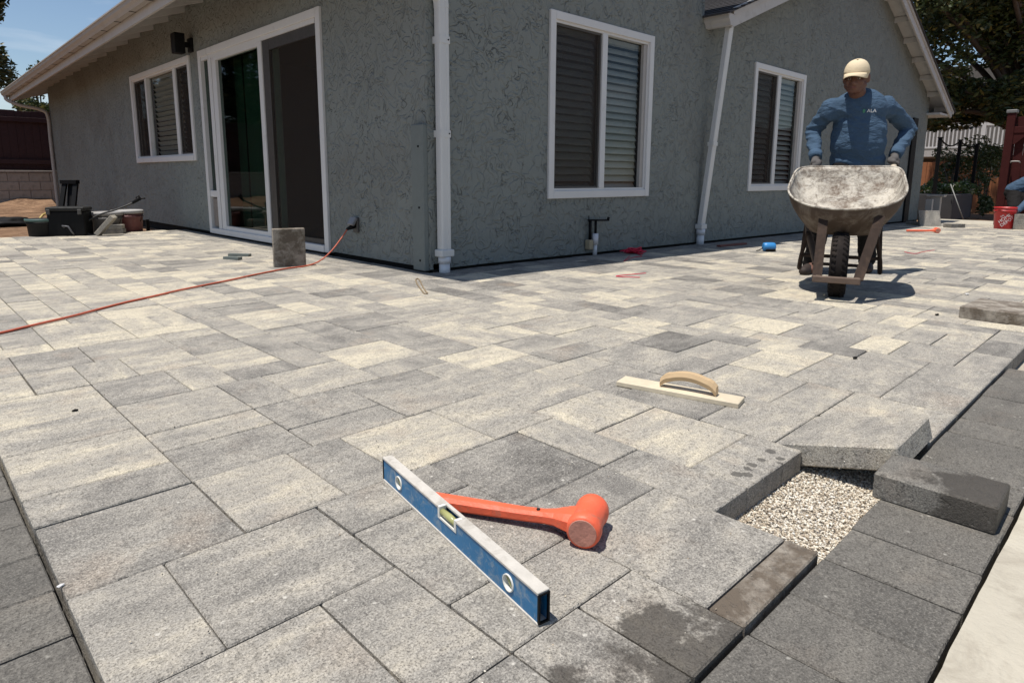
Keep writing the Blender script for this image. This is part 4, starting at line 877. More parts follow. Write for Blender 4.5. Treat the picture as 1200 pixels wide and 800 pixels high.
# hands and grips
HL, HR = at(957, 189, 4.92), at(1049, 189, 4.92)
def loc(p): d_ = p-Wc; return (d_.dot(bk), d_.dot(lt), d_.z)
GRIP = []
for sgn, hp in ((-1, HL), (1, HR)):
    s1, l1, z1 = loc(hp); f0 = (-.235, sgn*.100, .130); 
    pts = [B(*f0), B(0.02, sgn*.120, .178), B(.42, sgn*.20, .345), B(.80, sgn*.262, .60), B(s1+.07, l1*1.005, z1+.012)]
    rings = []
    mb = MB()
    for i, p in enumerate(pts):
        dd = (pts[min(i+1, 4)]-pts[max(i-1, 0)]).normalized(); x = dd.cross(Vector((0, 0, 1))).normalized(); y = x.cross(dd); hw = .019 if i < 3 else .017
        rings.append([p+x*(a*hw)+y*(b_*hw) for a, b_ in ((-1, -.6), (-.6, -1), (.6, -1), (1, -.6), (1, .6), (.6, 1), (-.6, 1), (-1, .6))])
    mb.loft(rings, True, False); mb.build('handle', M_HANDLE, wb)
    mb = MB(); q_ = (pts[-2]-pts[-1]).normalized(); mb.tube([pts[-1]-q_*.012, pts[-1]+q_*.02, pts[-1]+q_*.17, pts[-1]+q_*.20], [.017, .0215, .0215, .019], 12); mb.build('grip', M_GRIP, wb)
    GRIP.append((pts[-1]+(pts[-2]-pts[-1]).normalized()*.07, (pts[-1]-pts[-2]).normalized()))
mb = MB(); mb.bevbox((-.132, -.018, -.018), (.120, .018, .018), .004, frame(B(-.245, 0, .134), lt, bk, (0, 0, 1))); mb.build('nose_bar', simple('weathered_bar', (.11, .075, .055), .8, .3, 14, bump=.002, bscale=40), wb)
for sgn in (-1, 1):
    mb = MB(); mb.beam(B(-.215, sgn*.108, .14), B(-.03, sgn*(.105 if sgn < 0 else .195), .50), .012, .052, lt); mb.build('front_brace', M_STEEL, wb)
    mb = MB(); 
    mb.tube(spline([B(.36, sgn*.20, .36), B(.42, sgn*.235, .20), B(.46, sgn*.245, .115), B(.54, sgn*.245, .108), B(.62, sgn*.24, .22), B(.70, sgn*.225, .50)], 6), .014, 8); mb.build('leg', M_STEEL, wb)
mb = MB(); mb.tube([B(.42, -.235, .20), B(.42, .235, .20)], .012, 8); mb.build('cross_brace', M_STEEL, wb)
# tray
def tray_ring(kind, n=56):
    out = []
    for k in range(n):
        th = 2*math.pi*k/n; c_, s_ = math.cos(th), math.sin(th)      # th=0: back, pi: front
        if kind == 'rim':
            e = 2/8. if c_ > 0 else 2/2.35
            x = abs(c_)**e*(1 if c_ > 0 else -1); y = abs(s_)**e*(1 if s_ > 0 else -1)
            s = .315+.415*x; l = y*(.338-.012*max(x, 0)); z = .672+.125*x-.012*max(-x, 0)**2+.012*(1-y*y)*0
        else:
            f = kind; e = 2/3.6
            x = abs(c_)**e*(1 if c_ > 0 else -1); y = abs(s_)**e*(1 if s_ > 0 else -1)
            e2 = 2/8. if c_ > 0 else 2/2.35; xr = abs(c_)**e2*(1 if c_ > 0 else -1); yr = abs(s_)**e2*(1 if s_ > 0 else -1)
            sr = .315+.415*xr; lr = yr*(.338-.012*max(xr, 0)); zr = .672+.125*xr-.012*max(-xr, 0)**2
            sb, lb_, zb2 = .300+.235*x, y*.20, .435+.065*x
            g_ = f**1.0; cur = f**1.7
            s, l, z = sr+(sb-sr)*cur, lr+(lb_-lr)*cur, zr+(zb2-zr)*g_
        out.append(B(s, l, z))
    return out
ringsO = [tray_ring('rim')]+[tray_ring(f) for f in (.12, .28, .45, .62, .78, .90, .97, 1.0)]
cen = sum(ringsO[-1], Vector())/len(ringsO[-1])
for f in (.82, .5, .2): ringsO.append([cen+(v-cen)*f for v in ringsO[-1 if f == .82 else 8]])
mb = MB(); mb.loft(ringsO, True, True); n0 = len(mb.f)
cen2 = B(.315, 0, .672)
ringsI = [[v+(Vector((cen2.x, cen2.y, v.z))-v).normalized()*.005+Vector((0, 0, .004)) for v in r] for r in ringsO]
tray = MB(); tray.loft([ringsO[0]]+ringsI, False, True); tray.f.append(tuple(range(len(tray.v)-56, len(tray.v)))); tray.sm.append(True)
outer = MB(); outer.loft(ringsO, False, True); outer.f.append(tuple(range(len(outer.v)-56, len(outer.v)))); outer.sm.append(True)
tr = outer.build('tray', M_TRAYOUT, wb)
tray.build('tray_lining', M_TRAY, tr)
mb = MB(); rp_ = ringsO[0]+[ringsO[0][0]]; mb.tube(rp_, .0065, 8, False); mb.build('rolled_rim', M_TRAY, tr)

# ================================================================== garden end, right
# dark red gate
gx = 15.42; gz_ = ground_z(gx)
gt = empty('garden_gate', (gx, 1.6, gz_), 'dark red wooden gate panel with posts behind the red bucket', 'gate')
for y in (2.50, .35):
    mb = MB(); mb.bevbox((gx, y-.065, gz_-.05), (gx+.13, y+.065, 1.93), .006); po = mb.build('post', M_REDWOOD, gt)
    mb = MB(); mb.bevbox((gx-.015, y-.085, 1.93), (gx+.145, y+.085, 1.99), .01); mb.build('post_cap', simple('grey_cap', (.16, .16, .155), .6), po)
for z0, z1 in ((1.56, 1.68), (.20, .32)):
    mb = MB(); mb.bevbox((gx+.01, .416, z0), (gx+.075, 2.434, z1), .005); mb.build('rail', M_REDWOOD, gt)
y = .418
while y < 2.42:
    mb = MB(); mb.bevbox((gx+.08, y, .02), (gx+.10, min(y+.138, 2.432), 1.86), .003); mb.build('board', M_REDWOOD, gt); y += .1425
mb = MB(); mb.prism([(gx+.02, 2.434, 1.56), (gx+.02, 2.434, 1.36), (gx+.02, 2.40, 1.36), (gx+.02, 2.28, 1.48), (gx+.02, 2.22, 1.56)], (.045, 0, 0)); mb.build('bracket', M_REDWOOD, gt)
mb = MB(); mb.tube(spline([(gx+.01, 2.42, 1.02), (gx-.03, 2.40, 1.04), (gx-.03, 2.30, 1.04), (gx+.01, 2.28, 1.02)], 5), .012, 6); mb.build('latch', M_GUTTER, gt)
# red bucket with slanted print
bc = on_ground(1175.5, 268); bc.z = ground_z(bc.x)
bt = empty('bucket', bc, 'red plastic bucket with slanted white lettering beside the gate', 'bucket')
Mb = Matrix.Translation(bc); hb = .37
mb = MB(); mb.lathe([(.130, 0), (.135, .004), (.158, .30), (.166, .302), (.166, .318), (.159, .32), (.162, .355), (.168, .357), (.168, hb), (.155, hb), (.150, .33), (.127, .012)], Mb, 36); bbd = mb.build('pail', M_RED, bt)
mb = MB(); mb.tube([bc+Vector((.168*math.cos(a_), .168*math.sin(a_), .33-.10*abs(math.sin((a_-R(160))))) ) for a_ in [R(70+k*12) for k in range(16)]], .0035, 6); mb.build('bail', M_STEEL, bt)
def text_mesh(body, size):
    cu = bpy.data.curves.new('lettering', 'FONT'); cu.body = body; cu.size = size; cu.align_x = 'CENTER'; cu.align_y = 'CENTER'; cu.extrude = 0
    o = bpy.data.objects.new('lettering', cu); COL.objects.link(o); dg = bpy.context.evaluated_depsgraph_get(); me = bpy.data.meshes.new_from_object(o.evaluated_get(dg)); bpy.data.objects.remove(o); bpy.data.curves.remove(cu)
    bm = bmesh.new(); bm.from_mesh(me); bmesh.ops.triangulate(bm, faces=bm.faces[:]); bmesh.ops.subdivide_edges(bm, edges=[e for e in bm.edges if e.calc_length() > size*.25], cuts=2); bm.to_mesh(me); bm.free(); me.materials.clear(); return me
ang0 = math.atan2(-bc.y, -bc.x)+R(6)
for body, off, sz in (('THE', .075, .035), ('HOME', .022, .074), ('DEPOT', -.045, .074)):
    me = text_mesh(body, sz); ca_, sa_ = math.cos(R(42)), math.sin(R(42))
    for v in me.vertices:
        x, y = v.co.x, v.co.y+off; xr, yr = x*ca_-y*sa_, x*sa_+y*ca_; z = .165+yr; r_ = .135+(.023)*z/.30+.0012; a_ = ang0+xr/r_
        v.co = Vector((r_*math.cos(a_), r_*math.sin(a_), z))
    link('lettering', me, M_TEXTW, bbd)
# raised planters
def planter(x0, x1, y0, y1, z0, z1, label):
    t = empty('planter', ((x0+x1)/2, (y0+y1)/2, z0), label, 'planter', 'raised planters behind the gable wall'); m_ = simple('planter_block', (.045, .045, .048), .9, .25, 8, bump=.003)
    mb = MB(); mb.bevbox((x0, y0, z0), (x0+.09, y1, z1), .01); mb.bevbox((x1-.09, y0, z0), (x1, y1, z1), .01); mb.bevbox((x0+.09, y0, z0), (x1-.09, y0+.09, z1), .01); mb.bevbox((x0+.09, y1-.09, z0), (x1-.09, y1, z1), .01); mb.build('side', m_, t)
    mb = MB(); mb.box((x0+.05, y0+.05, z0), (x1-.05, y1-.05, z1-.06)); mb.build('soil', M_SAND, t); return t
gzz = ground_z(18)
planter(17.7, 19.6, 3.75, 5.15, gzz-.05, .36, 'dark grey raised planter with leafy plants between the posts')
# wire supported posts
POSTS = [(17.62, 4.42), (19.68, 4.52), (19.68, 3.70)]
pp = [(at(1094.5, 228, 15.2)), at(1118, 228, 16.6), at(1138, 228, 16.9)]
tops = []
for i_p, p_ in enumerate(pp):
    t = empty('trellis_post', (p_.x, p_.y, ground_z(18)), ['thick black metal post in front of the planter', 'middle black metal post rising from the planter', 'black metal post at the gate end of the planter'][i_p], 'post', 'black posts along the planter')
    topz = [1.63, 1.66, 1.58][i_p]
    mb = MB(); mb.bevbox((p_.x-.035, p_.y-.035, ground_z(18)-.05), (p_.x+.035, p_.y+.035, topz), .004); mb.build('shaft', M_IRON, t); mb = MB(); mb.bevbox((p_.x-.05, p_.y-.05, topz), (p_.x+.05, p_.y+.05, topz+.02), .004); mb.build('cap', M_IRON, t); tops.append(Vector((p_.x, p_.y, topz-.02)))
mb = MB(); path = []
for a_, b_ in zip(tops, tops[1:]):
    for k in range(9): q = a_.lerp(b_, k/8); q.z -= .14*math.sin(math.pi*k/8)*(1 if a_ is tops[0] else .6); path.append(q)
mb.tube(path, .018, 6); tag(mb.build('hanging_cable', M_IRON), 'black cable sagging between the tops of the black posts', 'cable')
p1, p2 = at(1114, 216, 15.0), at(1129, 256, 14.6); p2.z = ground_z(p2.x)
mb = MB(); mb.tube([p2, p1], .012, 6); tag(mb.build('leaning_stake', simple('grey_stake', (.20, .20, .19), .5)), 'thin grey stake leaning against the planter', 'stake')
p1 = at(1087.5, 252, 13.5); mb = MB(); mb.bevbox((p1.x-.05, p1.y-.06, ground_z(14)), (p1.x+.05, p1.y+.06, .30), .006); tag(mb.build('concrete_stub', M_GUTTER), 'pale stub column in front of the thick black post', 'column')
p1 = at(1095, 252, 13.9); mb = MB(); mb.bevbox((p1.x-.06, p1.y-.09, ground_z(14)), (p1.x+.06, p1.y+.09, .34), .006); mb.bevbox((p1.x-.10, p1.y-.16, .34), (p1.x+.10, p1.y+.16, .39), .006); tag(mb.build('concrete_stub', M_GUTTER), 'pale stub column with flat cap beside the planter', 'column')
# concrete in the garden opening
mb = MB(); z_ = ground_z(16.6)-.012; mb.box((15.60, -.5, z_-.08), (17.2, 3.85, z_)); tag(mb.build('garden_path', M_CONC), kind='structure')
# cedar fence, deck with white rail beyond
FX = 25.0
ft = empty('cedar_fence', (FX, 5, -.3), 'orange brown board fence beyond the planter', 'fence')
y = -1.0
while y < 10:
    mb = MB(); mb.bevbox((FX, y, -.35), (FX+.025, y+.145, 1.26+.012*math.sin(y*7)), .004); mb.build('board', M_TANFENCE, ft); y += .152
mb = MB(); mb.bevbox((FX+.03, -1, .1), (FX+.08, 10, .2), .004); mb.bevbox((FX+.03, -1, 1.0), (FX+.08, 10, 1.1), .004); mb.build('rail', M_TANFENCE, ft)
DX = 29.0
nh = empty('neighbour_deck', (DX, 6, -.3), 'white railed deck of the pale house beyond the cedar fence', 'deck')
mb = MB(); mb.box((DX, 0, 1.55), (DX+3, 12, 1.78)); mb.build('deck_edge', M_TRIM, nh)
mb = MB(); mb.box((DX+.02, 0, 2.62), (DX+.12, 12, 2.72)); mb.box((DX+.03, 0, 1.86), (DX+.09, 12, 1.92)); mb.build('rail', M_WHITE, nh)
y = 2.0
while y < 11: mb = MB(); mb.box((DX+.04, y, 1.92), (DX+.08, y+.045, 2.62)); mb.build('baluster', M_WHITE, nh); y += .125
for y in (3.2, 5.4, 7.6, 9.8): mb = MB(); mb.box((DX+.01, y, -.4), (DX+.13, y+.12, 2.72)); mb.build('post', M_WHITE, nh)
mb = MB(); mb.box((DX+3, -2, -.4), (DX+3.2, 16, 5.2)); mb.build('house_wall', simple('shaded_wall', (.10, .09, .08), .85), nh)

# ================================================================== foliage
def leaf_cloud(centers, radii, n, size, flat=.6):
    c = np.array(centers); r = np.array(radii); w = (r[:, 0]*r[:, 1]*r[:, 2])**.75; idx = np.random.choice(len(c), n, p=w/w.sum())
    d = np.random.normal(size=(n, 3)); d /= np.linalg.norm(d, axis=1)[:, None]; rad = np.random.uniform(.25, 1, n)**.45
    p = c[idx]+d*r[idx]*rad[:, None]+np.random.normal(0, .02, (n, 3))
    a = np.random.normal(size=(n, 3)); a[:, 2] *= flat; a /= np.linalg.norm(a, axis=1)[:, None]; b = np.cross(a, np.random.normal(size=(n, 3))); b /= np.linalg.norm(b, axis=1)[:, None]
    s = size*np.random.uniform(.6, 1.35, n)[:, None]; cc = np.cross(a, b)*s*.12
    V = np.stack([p-a*s, p+b*s*.42+cc, p+a*s, p-b*s*.42+cc], 1).reshape(-1, 3); Fq = np.arange(4*n).reshape(n, 4)
    return V, Fq, np.random.rand(n)
def foliage(name, V, Fq, rnd, mat, parent):
    V = V-np.array(ORG[parent.name]); me = bpy.data.meshes.new(name); me.from_pydata(V.tolist(), [], Fq.tolist())
    a = me.attributes.new('rnd', 'FLOAT', 'FACE'); a.data.foreach_set('value', rnd.astype(np.float32)); return link(name, me, mat, parent)
def tree(name, base, trunk_h, clumps, n, size, label, mat=None, r0=.22, group=None):
    t = empty(name, base, label, 'tree', group); base = Vector(base)
    mb = MB(); top = base+Vector((.1, .15, trunk_h)); mb.tube(spline([base-Vector((0, 0, .2)), base.lerp(top, .5)+Vector((.08, -.05, 0)), top], 5), [r0*(1-.05*k) for k in range(11)], 9)
    mb.build('trunk', M_BARK, t); mb = MB()
    for c, r in clumps: c = Vector(c); m_ = top.lerp(c, .5)+Vector((0, 0, .2)); mb.tube(spline([top-Vector((0, 0, .3)), m_, c], 4), [r0*.45*(1-.085*k) for k in range(9)], 6)
    mb.build('limb', M_BARK, t)
    V, Fq, rn = leaf_cloud([c for c, r in clumps], [r for c, r in clumps], n, size); foliage('crown', V, Fq, rn, mat or M_LEAF, t); return t
rr = random.Random(21)
cl = []
for k in range(46):
    px_ = rr.uniform(1040, 1290); py_ = rr.uniform(-190, 128); D_ = rr.uniform(16.0, 20.5); c = at(px_, py_, D_); cl.append((c, (rr.uniform(.6, 1.15), rr.uniform(.6, 1.15), rr.uniform(.45, .8))))
for k in range(16):
    c = at(rr.uniform(1085, 1260), rr.uniform(105, 150), rr.uniform(17, 19.5)); cl.append((c, (rr.uniform(.5, .9), rr.uniform(.5, .9), rr.uniform(.22, .4))))
for k in range(22):
    c = at(rr.uniform(1080, 1190), rr.uniform(-150, 60), rr.uniform(15.0, 18.0)); cl.append((c, (rr.uniform(.6, 1.0), rr.uniform(.6, 1.0), rr.uniform(.4, .7))))
bt_ = at(1215, 215, 18.5); tree('shade_tree', (bt_.x, bt_.y, -.35), 2.4, cl, 62000, .085, 'large dark leafy tree spreading over the gate and garden', r0=.24)
cl = []
for k in range(26):
    c = at(rr.uniform(-120, 12), rr.uniform(-120, 112), rr.uniform(21, 24)); cl.append((c, (rr.uniform(.5, .95), rr.uniform(.5, .95), rr.uniform(.5, .9))))
cl2 = [(Vector((rr.uniform(-6.5, 1.2), rr.uniform(20.2, 23), rr.uniform(1.6, 6.5))), (rr.uniform(.8, 1.3), rr.uniform(.8, 1.3), rr.uniform(.7, 1.1))) for k in range(40)]
tree('boundary_tree', (-3.2, 21.6, .5), 2.4, cl2, 24000, .13, 'broad green tree behind the dark red fence mirrored in the sliding door', r0=.22)
b_ = at(-60, 200, 22.5); tree('boundary_tree', (b_.x, b_.y, -.1), 2.6, cl, 22000, .10, 'tall dense green tree behind the dark red fence', r0=.2)
cl = []
for k in range(15):
    c = at(rr.uniform(24, 64), rr.uniform(112, 158), rr.uniform(17.6, 19.3)); cl.append((c, (.28, .28, .22)))
for k in range(7):
    c = at(rr.uniform(30, 48), rr.uniform(70, 110), rr.uniform(18.5, 19.5)); cl.append((c, (.10, .10, .22)))
for k in range(4):
    c = at(rr.uniform(40, 62), rr.uniform(150, 190), rr.uniform(18.4, 19.3)); cl.append((c, (.16, .16, .25)))
b_ = at(55, 225, 19.2); tree('young_tree', (b_.x, b_.y, .3), 1.5, cl, 3800, .065, 'thin leafy young tree behind the far corner of the eave', r0=.05)
def shrub(base, clumps, n, size, label, mat=M_LEAF2, cat='shrub'):
    t = empty('shrub', base, label, cat); b_ = Vector(base); mb = MB()
    for c, r in clumps: mb.tube([b_, b_.lerp(Vector(c), .5)+Vector((.02, .03, .03)), c], [.014, .010, .005], 5)
    mb.build('stem', M_BARK, t); V, Fq, rn = leaf_cloud([c for c, r in clumps], [r for c, r in clumps], n, size); foliage('foliage', V, Fq, rn, mat, t)
cl = [(at(rr.uniform(1098, 1132), rr.uniform(178, 224), rr.uniform(17.2, 18.4)), (.22, .22, .2)) for k in range(9)]
b_ = at(1114, 235, 17.2); shrub((b_.x, b_.y, .30), cl, 1700, .05, 'tall loose shrub growing out of the planter')
cl = [(at(rr.uniform(1136, 1170), rr.uniform(168, 222), rr.uniform(17.5, 19)), (.33, .33, .3)) for k in range(16)]
b_ = at(1152, 248, 18); shrub((b_.x, b_.y, -.25), cl, 2600, .055, 'wide dark shrub between the planter and the gate')
cl = [(at(1086+4.6*k+rr.uniform(-2, 2), rr.uniform(216, 226), rr.uniform(15.9, 16.8)), (.16, .16, .10)) for k in range(12)]
b_ = at(1112, 232, 16.3); shrub((b_.x, b_.y, .28), cl, 2200, .045, 'low flowering plants along the planter top', leaf_mat('flowering_leaves', (.05, .09, .02), (.14, .19, .06), (.62, .58, .46)), 'plants')
cl = [(at(rr.uniform(1146, 1158), rr.uniform(228, 246), rr.uniform(16.6, 17.2)), (.15, .15, .14)) for k in range(6)]
b_ = at(1152, 252, 16.8); shrub((b_.x, b_.y, ground_z(17)-.07), cl, 900, .045, 'small green plant at the foot of the wide shrub')

# ================================================================== far end, left
BY = 18.6
t = empty('block_wall', (1.5, BY, 0), 'low concrete block wall with cap below the dark red fence', 'wall')
for row in range(4):
    x = -4.0+(row % 2)*.2
    while x < 5:
        key = ('block',)
        if key not in MESHES: m_ = MB(); m_.bevbox((-.194, -.095, -.095), (.194, .095, .095), .006); MESHES[key] = m_.mesh('block')
        o = link('block', MESHES[key], M_BLOCK, t); o.location = Vector((x+.2, BY+.1+random.uniform(-.003, .003), -.05+.1+row*.2))-ORG[t.name]; x += .4
mb = MB(); mb.box((-4, BY+.02, -.1), (5.2, BY+.18, .745)); mb.build('mortar_core', simple('mortar', (.24, .21, .19), .95), t)
mb = MB(); mb.bevbox((-4, BY-.02, .752), (5.2, BY+.22, .80), .006); mb.build('cap', M_BLOCK, t)
t = empty('red_fence', (1.5, BY+.35, .3), 'dark red board fence standing above the block wall', 'fence')
x = -4.0
while x < 5.2: mb = MB(); mb.bevbox((x, BY+.36+.006*(int(x*100) % 2), .2), (x+.1465, BY+.39, 2.15+.01*math.sin(x*9)), .003); mb.build('board', M_REDFENCE, t); x += .148
mb = MB(); mb.bevbox((-4, BY+.30, .95), (5.2, BY+.355, 1.05), .003); mb.bevbox((-4, BY+.30, 1.9), (5.2, BY+.355, 2.0), .003); mb.build('rail', M_REDFENCE, t)
mb = MB(); mb.box((-6, BY+.2, -.1), (7, BY+9, .62)); tag(mb.build('upper_terrace', M_DIRT), kind='structure')
# soil bank at the wall foot
mb = MB(); rows = []
for i in range(9):
    v_ = i/8; rows.append([Vector((x, BY-2.0+2.02*v_, -.07+.20*v_**1.5*(1+.7*noise.noise((x*.9, v_*2, 3)))+.07*noise.noise((x*2.3, v_*4, 0))*v_)) for x in np.arange(-4, 3.01, .12)])
mb.loft(rows, False, True, False); tag(mb.build('soil_bank', M_DIRT, fix=False), kind='structure')
# tool crate
def lid_bucket(c, r0_, r1_, h, body, lid, label, lidh=.03, group=None):
    t = empty('pail', c, label, 'bucket', group); M_ = Matrix.Translation(c)
    mb = MB(); mb.lathe([(r0_, 0), (r0_+.004, .004), (r0_+(r1_-r0_)*.8, h*.8), (r1_+.006, h*.81), (r1_+.006, h*.84), (r1_-.002, h*.85), (r1_, h)], M_, 28); mb.build('body', body, t)
    if lid is not None: mb = MB(); mb.lathe([(r1_-.02, h-.005), (r1_+.013, h-.012), (r1_+.013, h+lidh*.5), (r1_+.004, h+lidh), (r1_-.02, h+lidh), (r1_-.028, h+lidh*.6), (.001, h+lidh*.6)], M_, 28); mb.build('lid', lid, t)
    else: mb = MB(); mb.lathe([(r1_+.001, h-.03), (r1_+.012, h-.03), (r1_+.012, h), (r1_-.004, h), (r1_-.006, h-.06)], M_, 28, True, False); mb.build('rim', simple('green_rim', (.05, .10, .09), .5), t)
    mb = MB(); ring = []
    for k in range(15): a_ = math.pi*k/14; ring.append(Vector(c)+Vector((-.71*math.cos(a_)*(r1_+.01)-.71*math.sin(a_)*.03, .70*math.cos(a_)*(r1_+.01)-.71*math.sin(a_)*.03, h*.82-.14*math.sin(a_))))
    mb.tube(ring, .004, 5); mb.build('bail', M_STEEL, t)
p1, p2 = on_ground(57, 277), on_ground(101, 276.3); d = p2-p1; wd = d.length; d.normalize(); nb = Vector((-d.y, d.x, 0)); Mk = frame((p1+p2)/2, d, nb, (0, 0, 1))
t = empty('tool_case', (p1+p2)/2, 'black plastic tool case standing at the end of the paving', 'tool case')
mb = MB(); mb.bevbox((-wd/2, 0, -.01), (wd/2, .26, .285), .012, Mk); mb.build('body', M_BLACK, t)
mb = MB(); mb.bevbox((-wd/2-.008, -.008, .286), (wd/2+.008, .268, .335), .012, Mk); mb.build('lid', simple('dusty_black', (.022, .022, .021), .7, spec=.2), t)
mb = MB(); mb.tube([Mk @ Vector(v) for v in ((-.02, 0, .10), (-.03, -.03, .12), (.03, -.04, .115), (.06, -.03, .05), (.07, 0, .02))], .010, 8); mb.build('handle', simple('grey_handle', (.10, .10, .11), .5), t)
for sx in (-.17, .15): mb = MB(); mb.bevbox((sx-.02, -.014, .25), (sx+.02, .001, .31), .003, Mk); mb.build('latch', M_STEELGREY, t)
c = on_ground(40, 277.5)+FH*.15; lid_bucket(Vector((c.x, c.y, -.07)), .13, .155, .27, simple('dark_pail', (.018, .018, .018), .7, spec=.2), None, 'dark open bucket with greenish rim left of the tool case')
c = on_ground(114, 274.5)+FH*.20; lid_bucket(Vector((c.x, c.y, -.07)), .15, .175, .30, simple('grey_pail', (.12, .112, .108), .7, dirt=(.06, .05, .045)), simple('grey_lid', (.30, .29, .28), .6), 'grey lidded pail just behind the tool case')
c = on_ground(139, 272.5)+FH*.22; lid_bucket(Vector((c.x, c.y, -.07)), .15, .175, .31, simple('maroon_label_pail', (.13, .045, .045), .6, dirt=(.26, .22, .21)), simple('grey_lid_b', (.33, .32, .31), .6), 'grey lidded pail with dull red label against the wall')
p1, p2 = on_ground(107, 277), on_ground(120, 277); Mq = frame(p1, (p2-p1).normalized(), nb, (0, 0, 1)) @ Matrix.Rotation(R(52), 4, 'Y') @ Matrix.Translation((-.10, .05, .02))
loose('loose_paver', (.28, .15, .05), frame((p1+p2)/2+nb*.1+Vector((.0, 0, .0)), d, nb, (0, 0, 1)) @ Matrix.Rotation(R(-48), 4, 'Y') @ Matrix.Translation((.14, 0, 0)), (.05, .3, .3), M_PAVER, 'pale paver leaning beside the tool case')
p1 = on_ground(133, 274)
loose('loose_paver', (.22, .12, .05), frame(p1+nb*.02+Vector((0, 0, .06)), d, nb, (0, 0, 1)), (.3, .2, .2), M_PAVER, 'small grey paver lying on bricks in front of the lidded pails')
loose('loose_paver', (.24, .12, .06), frame(p1+nb*.02, d, nb, (0, 0, 1)), (.9, .1, .2), M_PAVER, 'dark paver under the small grey paver by the pails')
# hose with spray nozzle
t = empty('hose', on_ground(104, 275), 'black garden hose rising to a spray nozzle before the side wall', 'hose'); dn = 8.0
mb = MB(); hp = [at(100, 262, 7.75), at(106, 257, 7.8), at(118, 251, 7.85), at(135, 246, 7.9), at(148, 241, 7.95), at(156, 237.5, 8.0)]; mb.tube(spline(hp, 6), .011, 8); mb.tube(spline([at(100, 262, 7.75), at(98, 268, 7.72), at(103, 274, 7.7), at(112, 276, 7.75)], 6), .011, 8); mb.build('tube', simple('hose_rubber', (.03, .029, .028), .6), t)
mb = MB(); mb.tube([at(155, 238, 8.0), at(160, 235, 8.0), at(164, 232, 8.0)], [.016, .02, .026], 10); mb.tube([at(160, 235.5, 8.0), at(159.5, 231.5, 8.0), at(163, 229.5, 8.0)], .008, 6); mb.tube([at(162, 233, 8.0), at(170, 232.5, 8.0)], .008, 6); mb.build('nozzle', M_BLACK, t)
t = empty('yellow_hose', on_ground(48, 262), 'short loop of yellow hose behind the dark bucket', 'hose'); mb = MB(); mb.tube(spline([at(44, 262, 8.2), at(47, 256, 8.25), at(51, 251.5, 8.3), at(56, 250, 8.3)], 6), .014, 8); mb.build('tube', simple('yellow_rubber', (.42, .31, .09), .6), t)
# folded saw-horse against the wall
t = empty('folded_sawhorse', on_ground(80, 246), 'folded black saw-horse leaning on the side wall', 'saw-horse'); D_ = 10.6
zb_ = lambda p: Vector((p.x, p.y, -.07))
q1, q2, q3, q4 = at(76, 214, D_+.25), at(89, 214, D_+.25), zb_(at(69, 258, D_)), zb_(at(84, 258, D_))
mb = MB(); mb.beam(q1, q3, .07, .04, FH); mb.build('leg', M_BLACK, t); mb = MB(); mb.beam(q2, q4, .07, .04, FH); mb.build('leg', M_BLACK, t)
mb = MB(); mb.beam(q1+Vector((0, 0, .01))-rgt*.05, q2+Vector((0, 0, .01))+rgt*.03, .06, .10, FH); mb.build('top_beam', M_BLACK, t)
mb = MB(); q5 = q1.lerp(q2, .5); q6 = zb_(at(78, 258, D_)); mb.beam(q5+FH*.05, q6+FH*.1, .14, .02, FH); mb.build('shelf', M_BLACK, t)
c = on_ground(173.5, 268.5); mb = MB(); mb.bevbox((c.x-.02, c.y-.012, -.07), (c.x+.02, c.y+.012, .13), .003); tag(mb.build('wooden_stake', M_DARK), 'short dark stake in the ground beside the side wall', 'stake')
# black bag on the dirt
mb = MB(); bm = bmesh.new(); bmesh.ops.create_icosphere(bm, subdivisions=3, radius=1); c = at(6, 266, 10.0)
for v in bm.verts: n_ = noise.noise(v.co*1.8+Vector((3, 1, 0))); v.co = Vector((v.co.x*.36, v.co.y*.30, v.co.z*.085))*(1+.45*n_)
mb.addbm(bm, Matrix.Translation((c.x, c.y, -.02)), True); tag(mb.build('tarp_bundle', M_BLACK), 'crumpled black tarp lying on the dirt', 'tarp')
p1, p2 = on_ground(10, 279.5), on_ground(26, 278.5); mb = MB(); mb.beam(p1+FH*.08+Vector((0, 0, -.035)), p2+FH*.08+Vector((0, 0, -.035)), .16, .06); tag(mb.build('flat_board', M_STEELGREY), 'dark flat board at the edge of the paving', 'board')
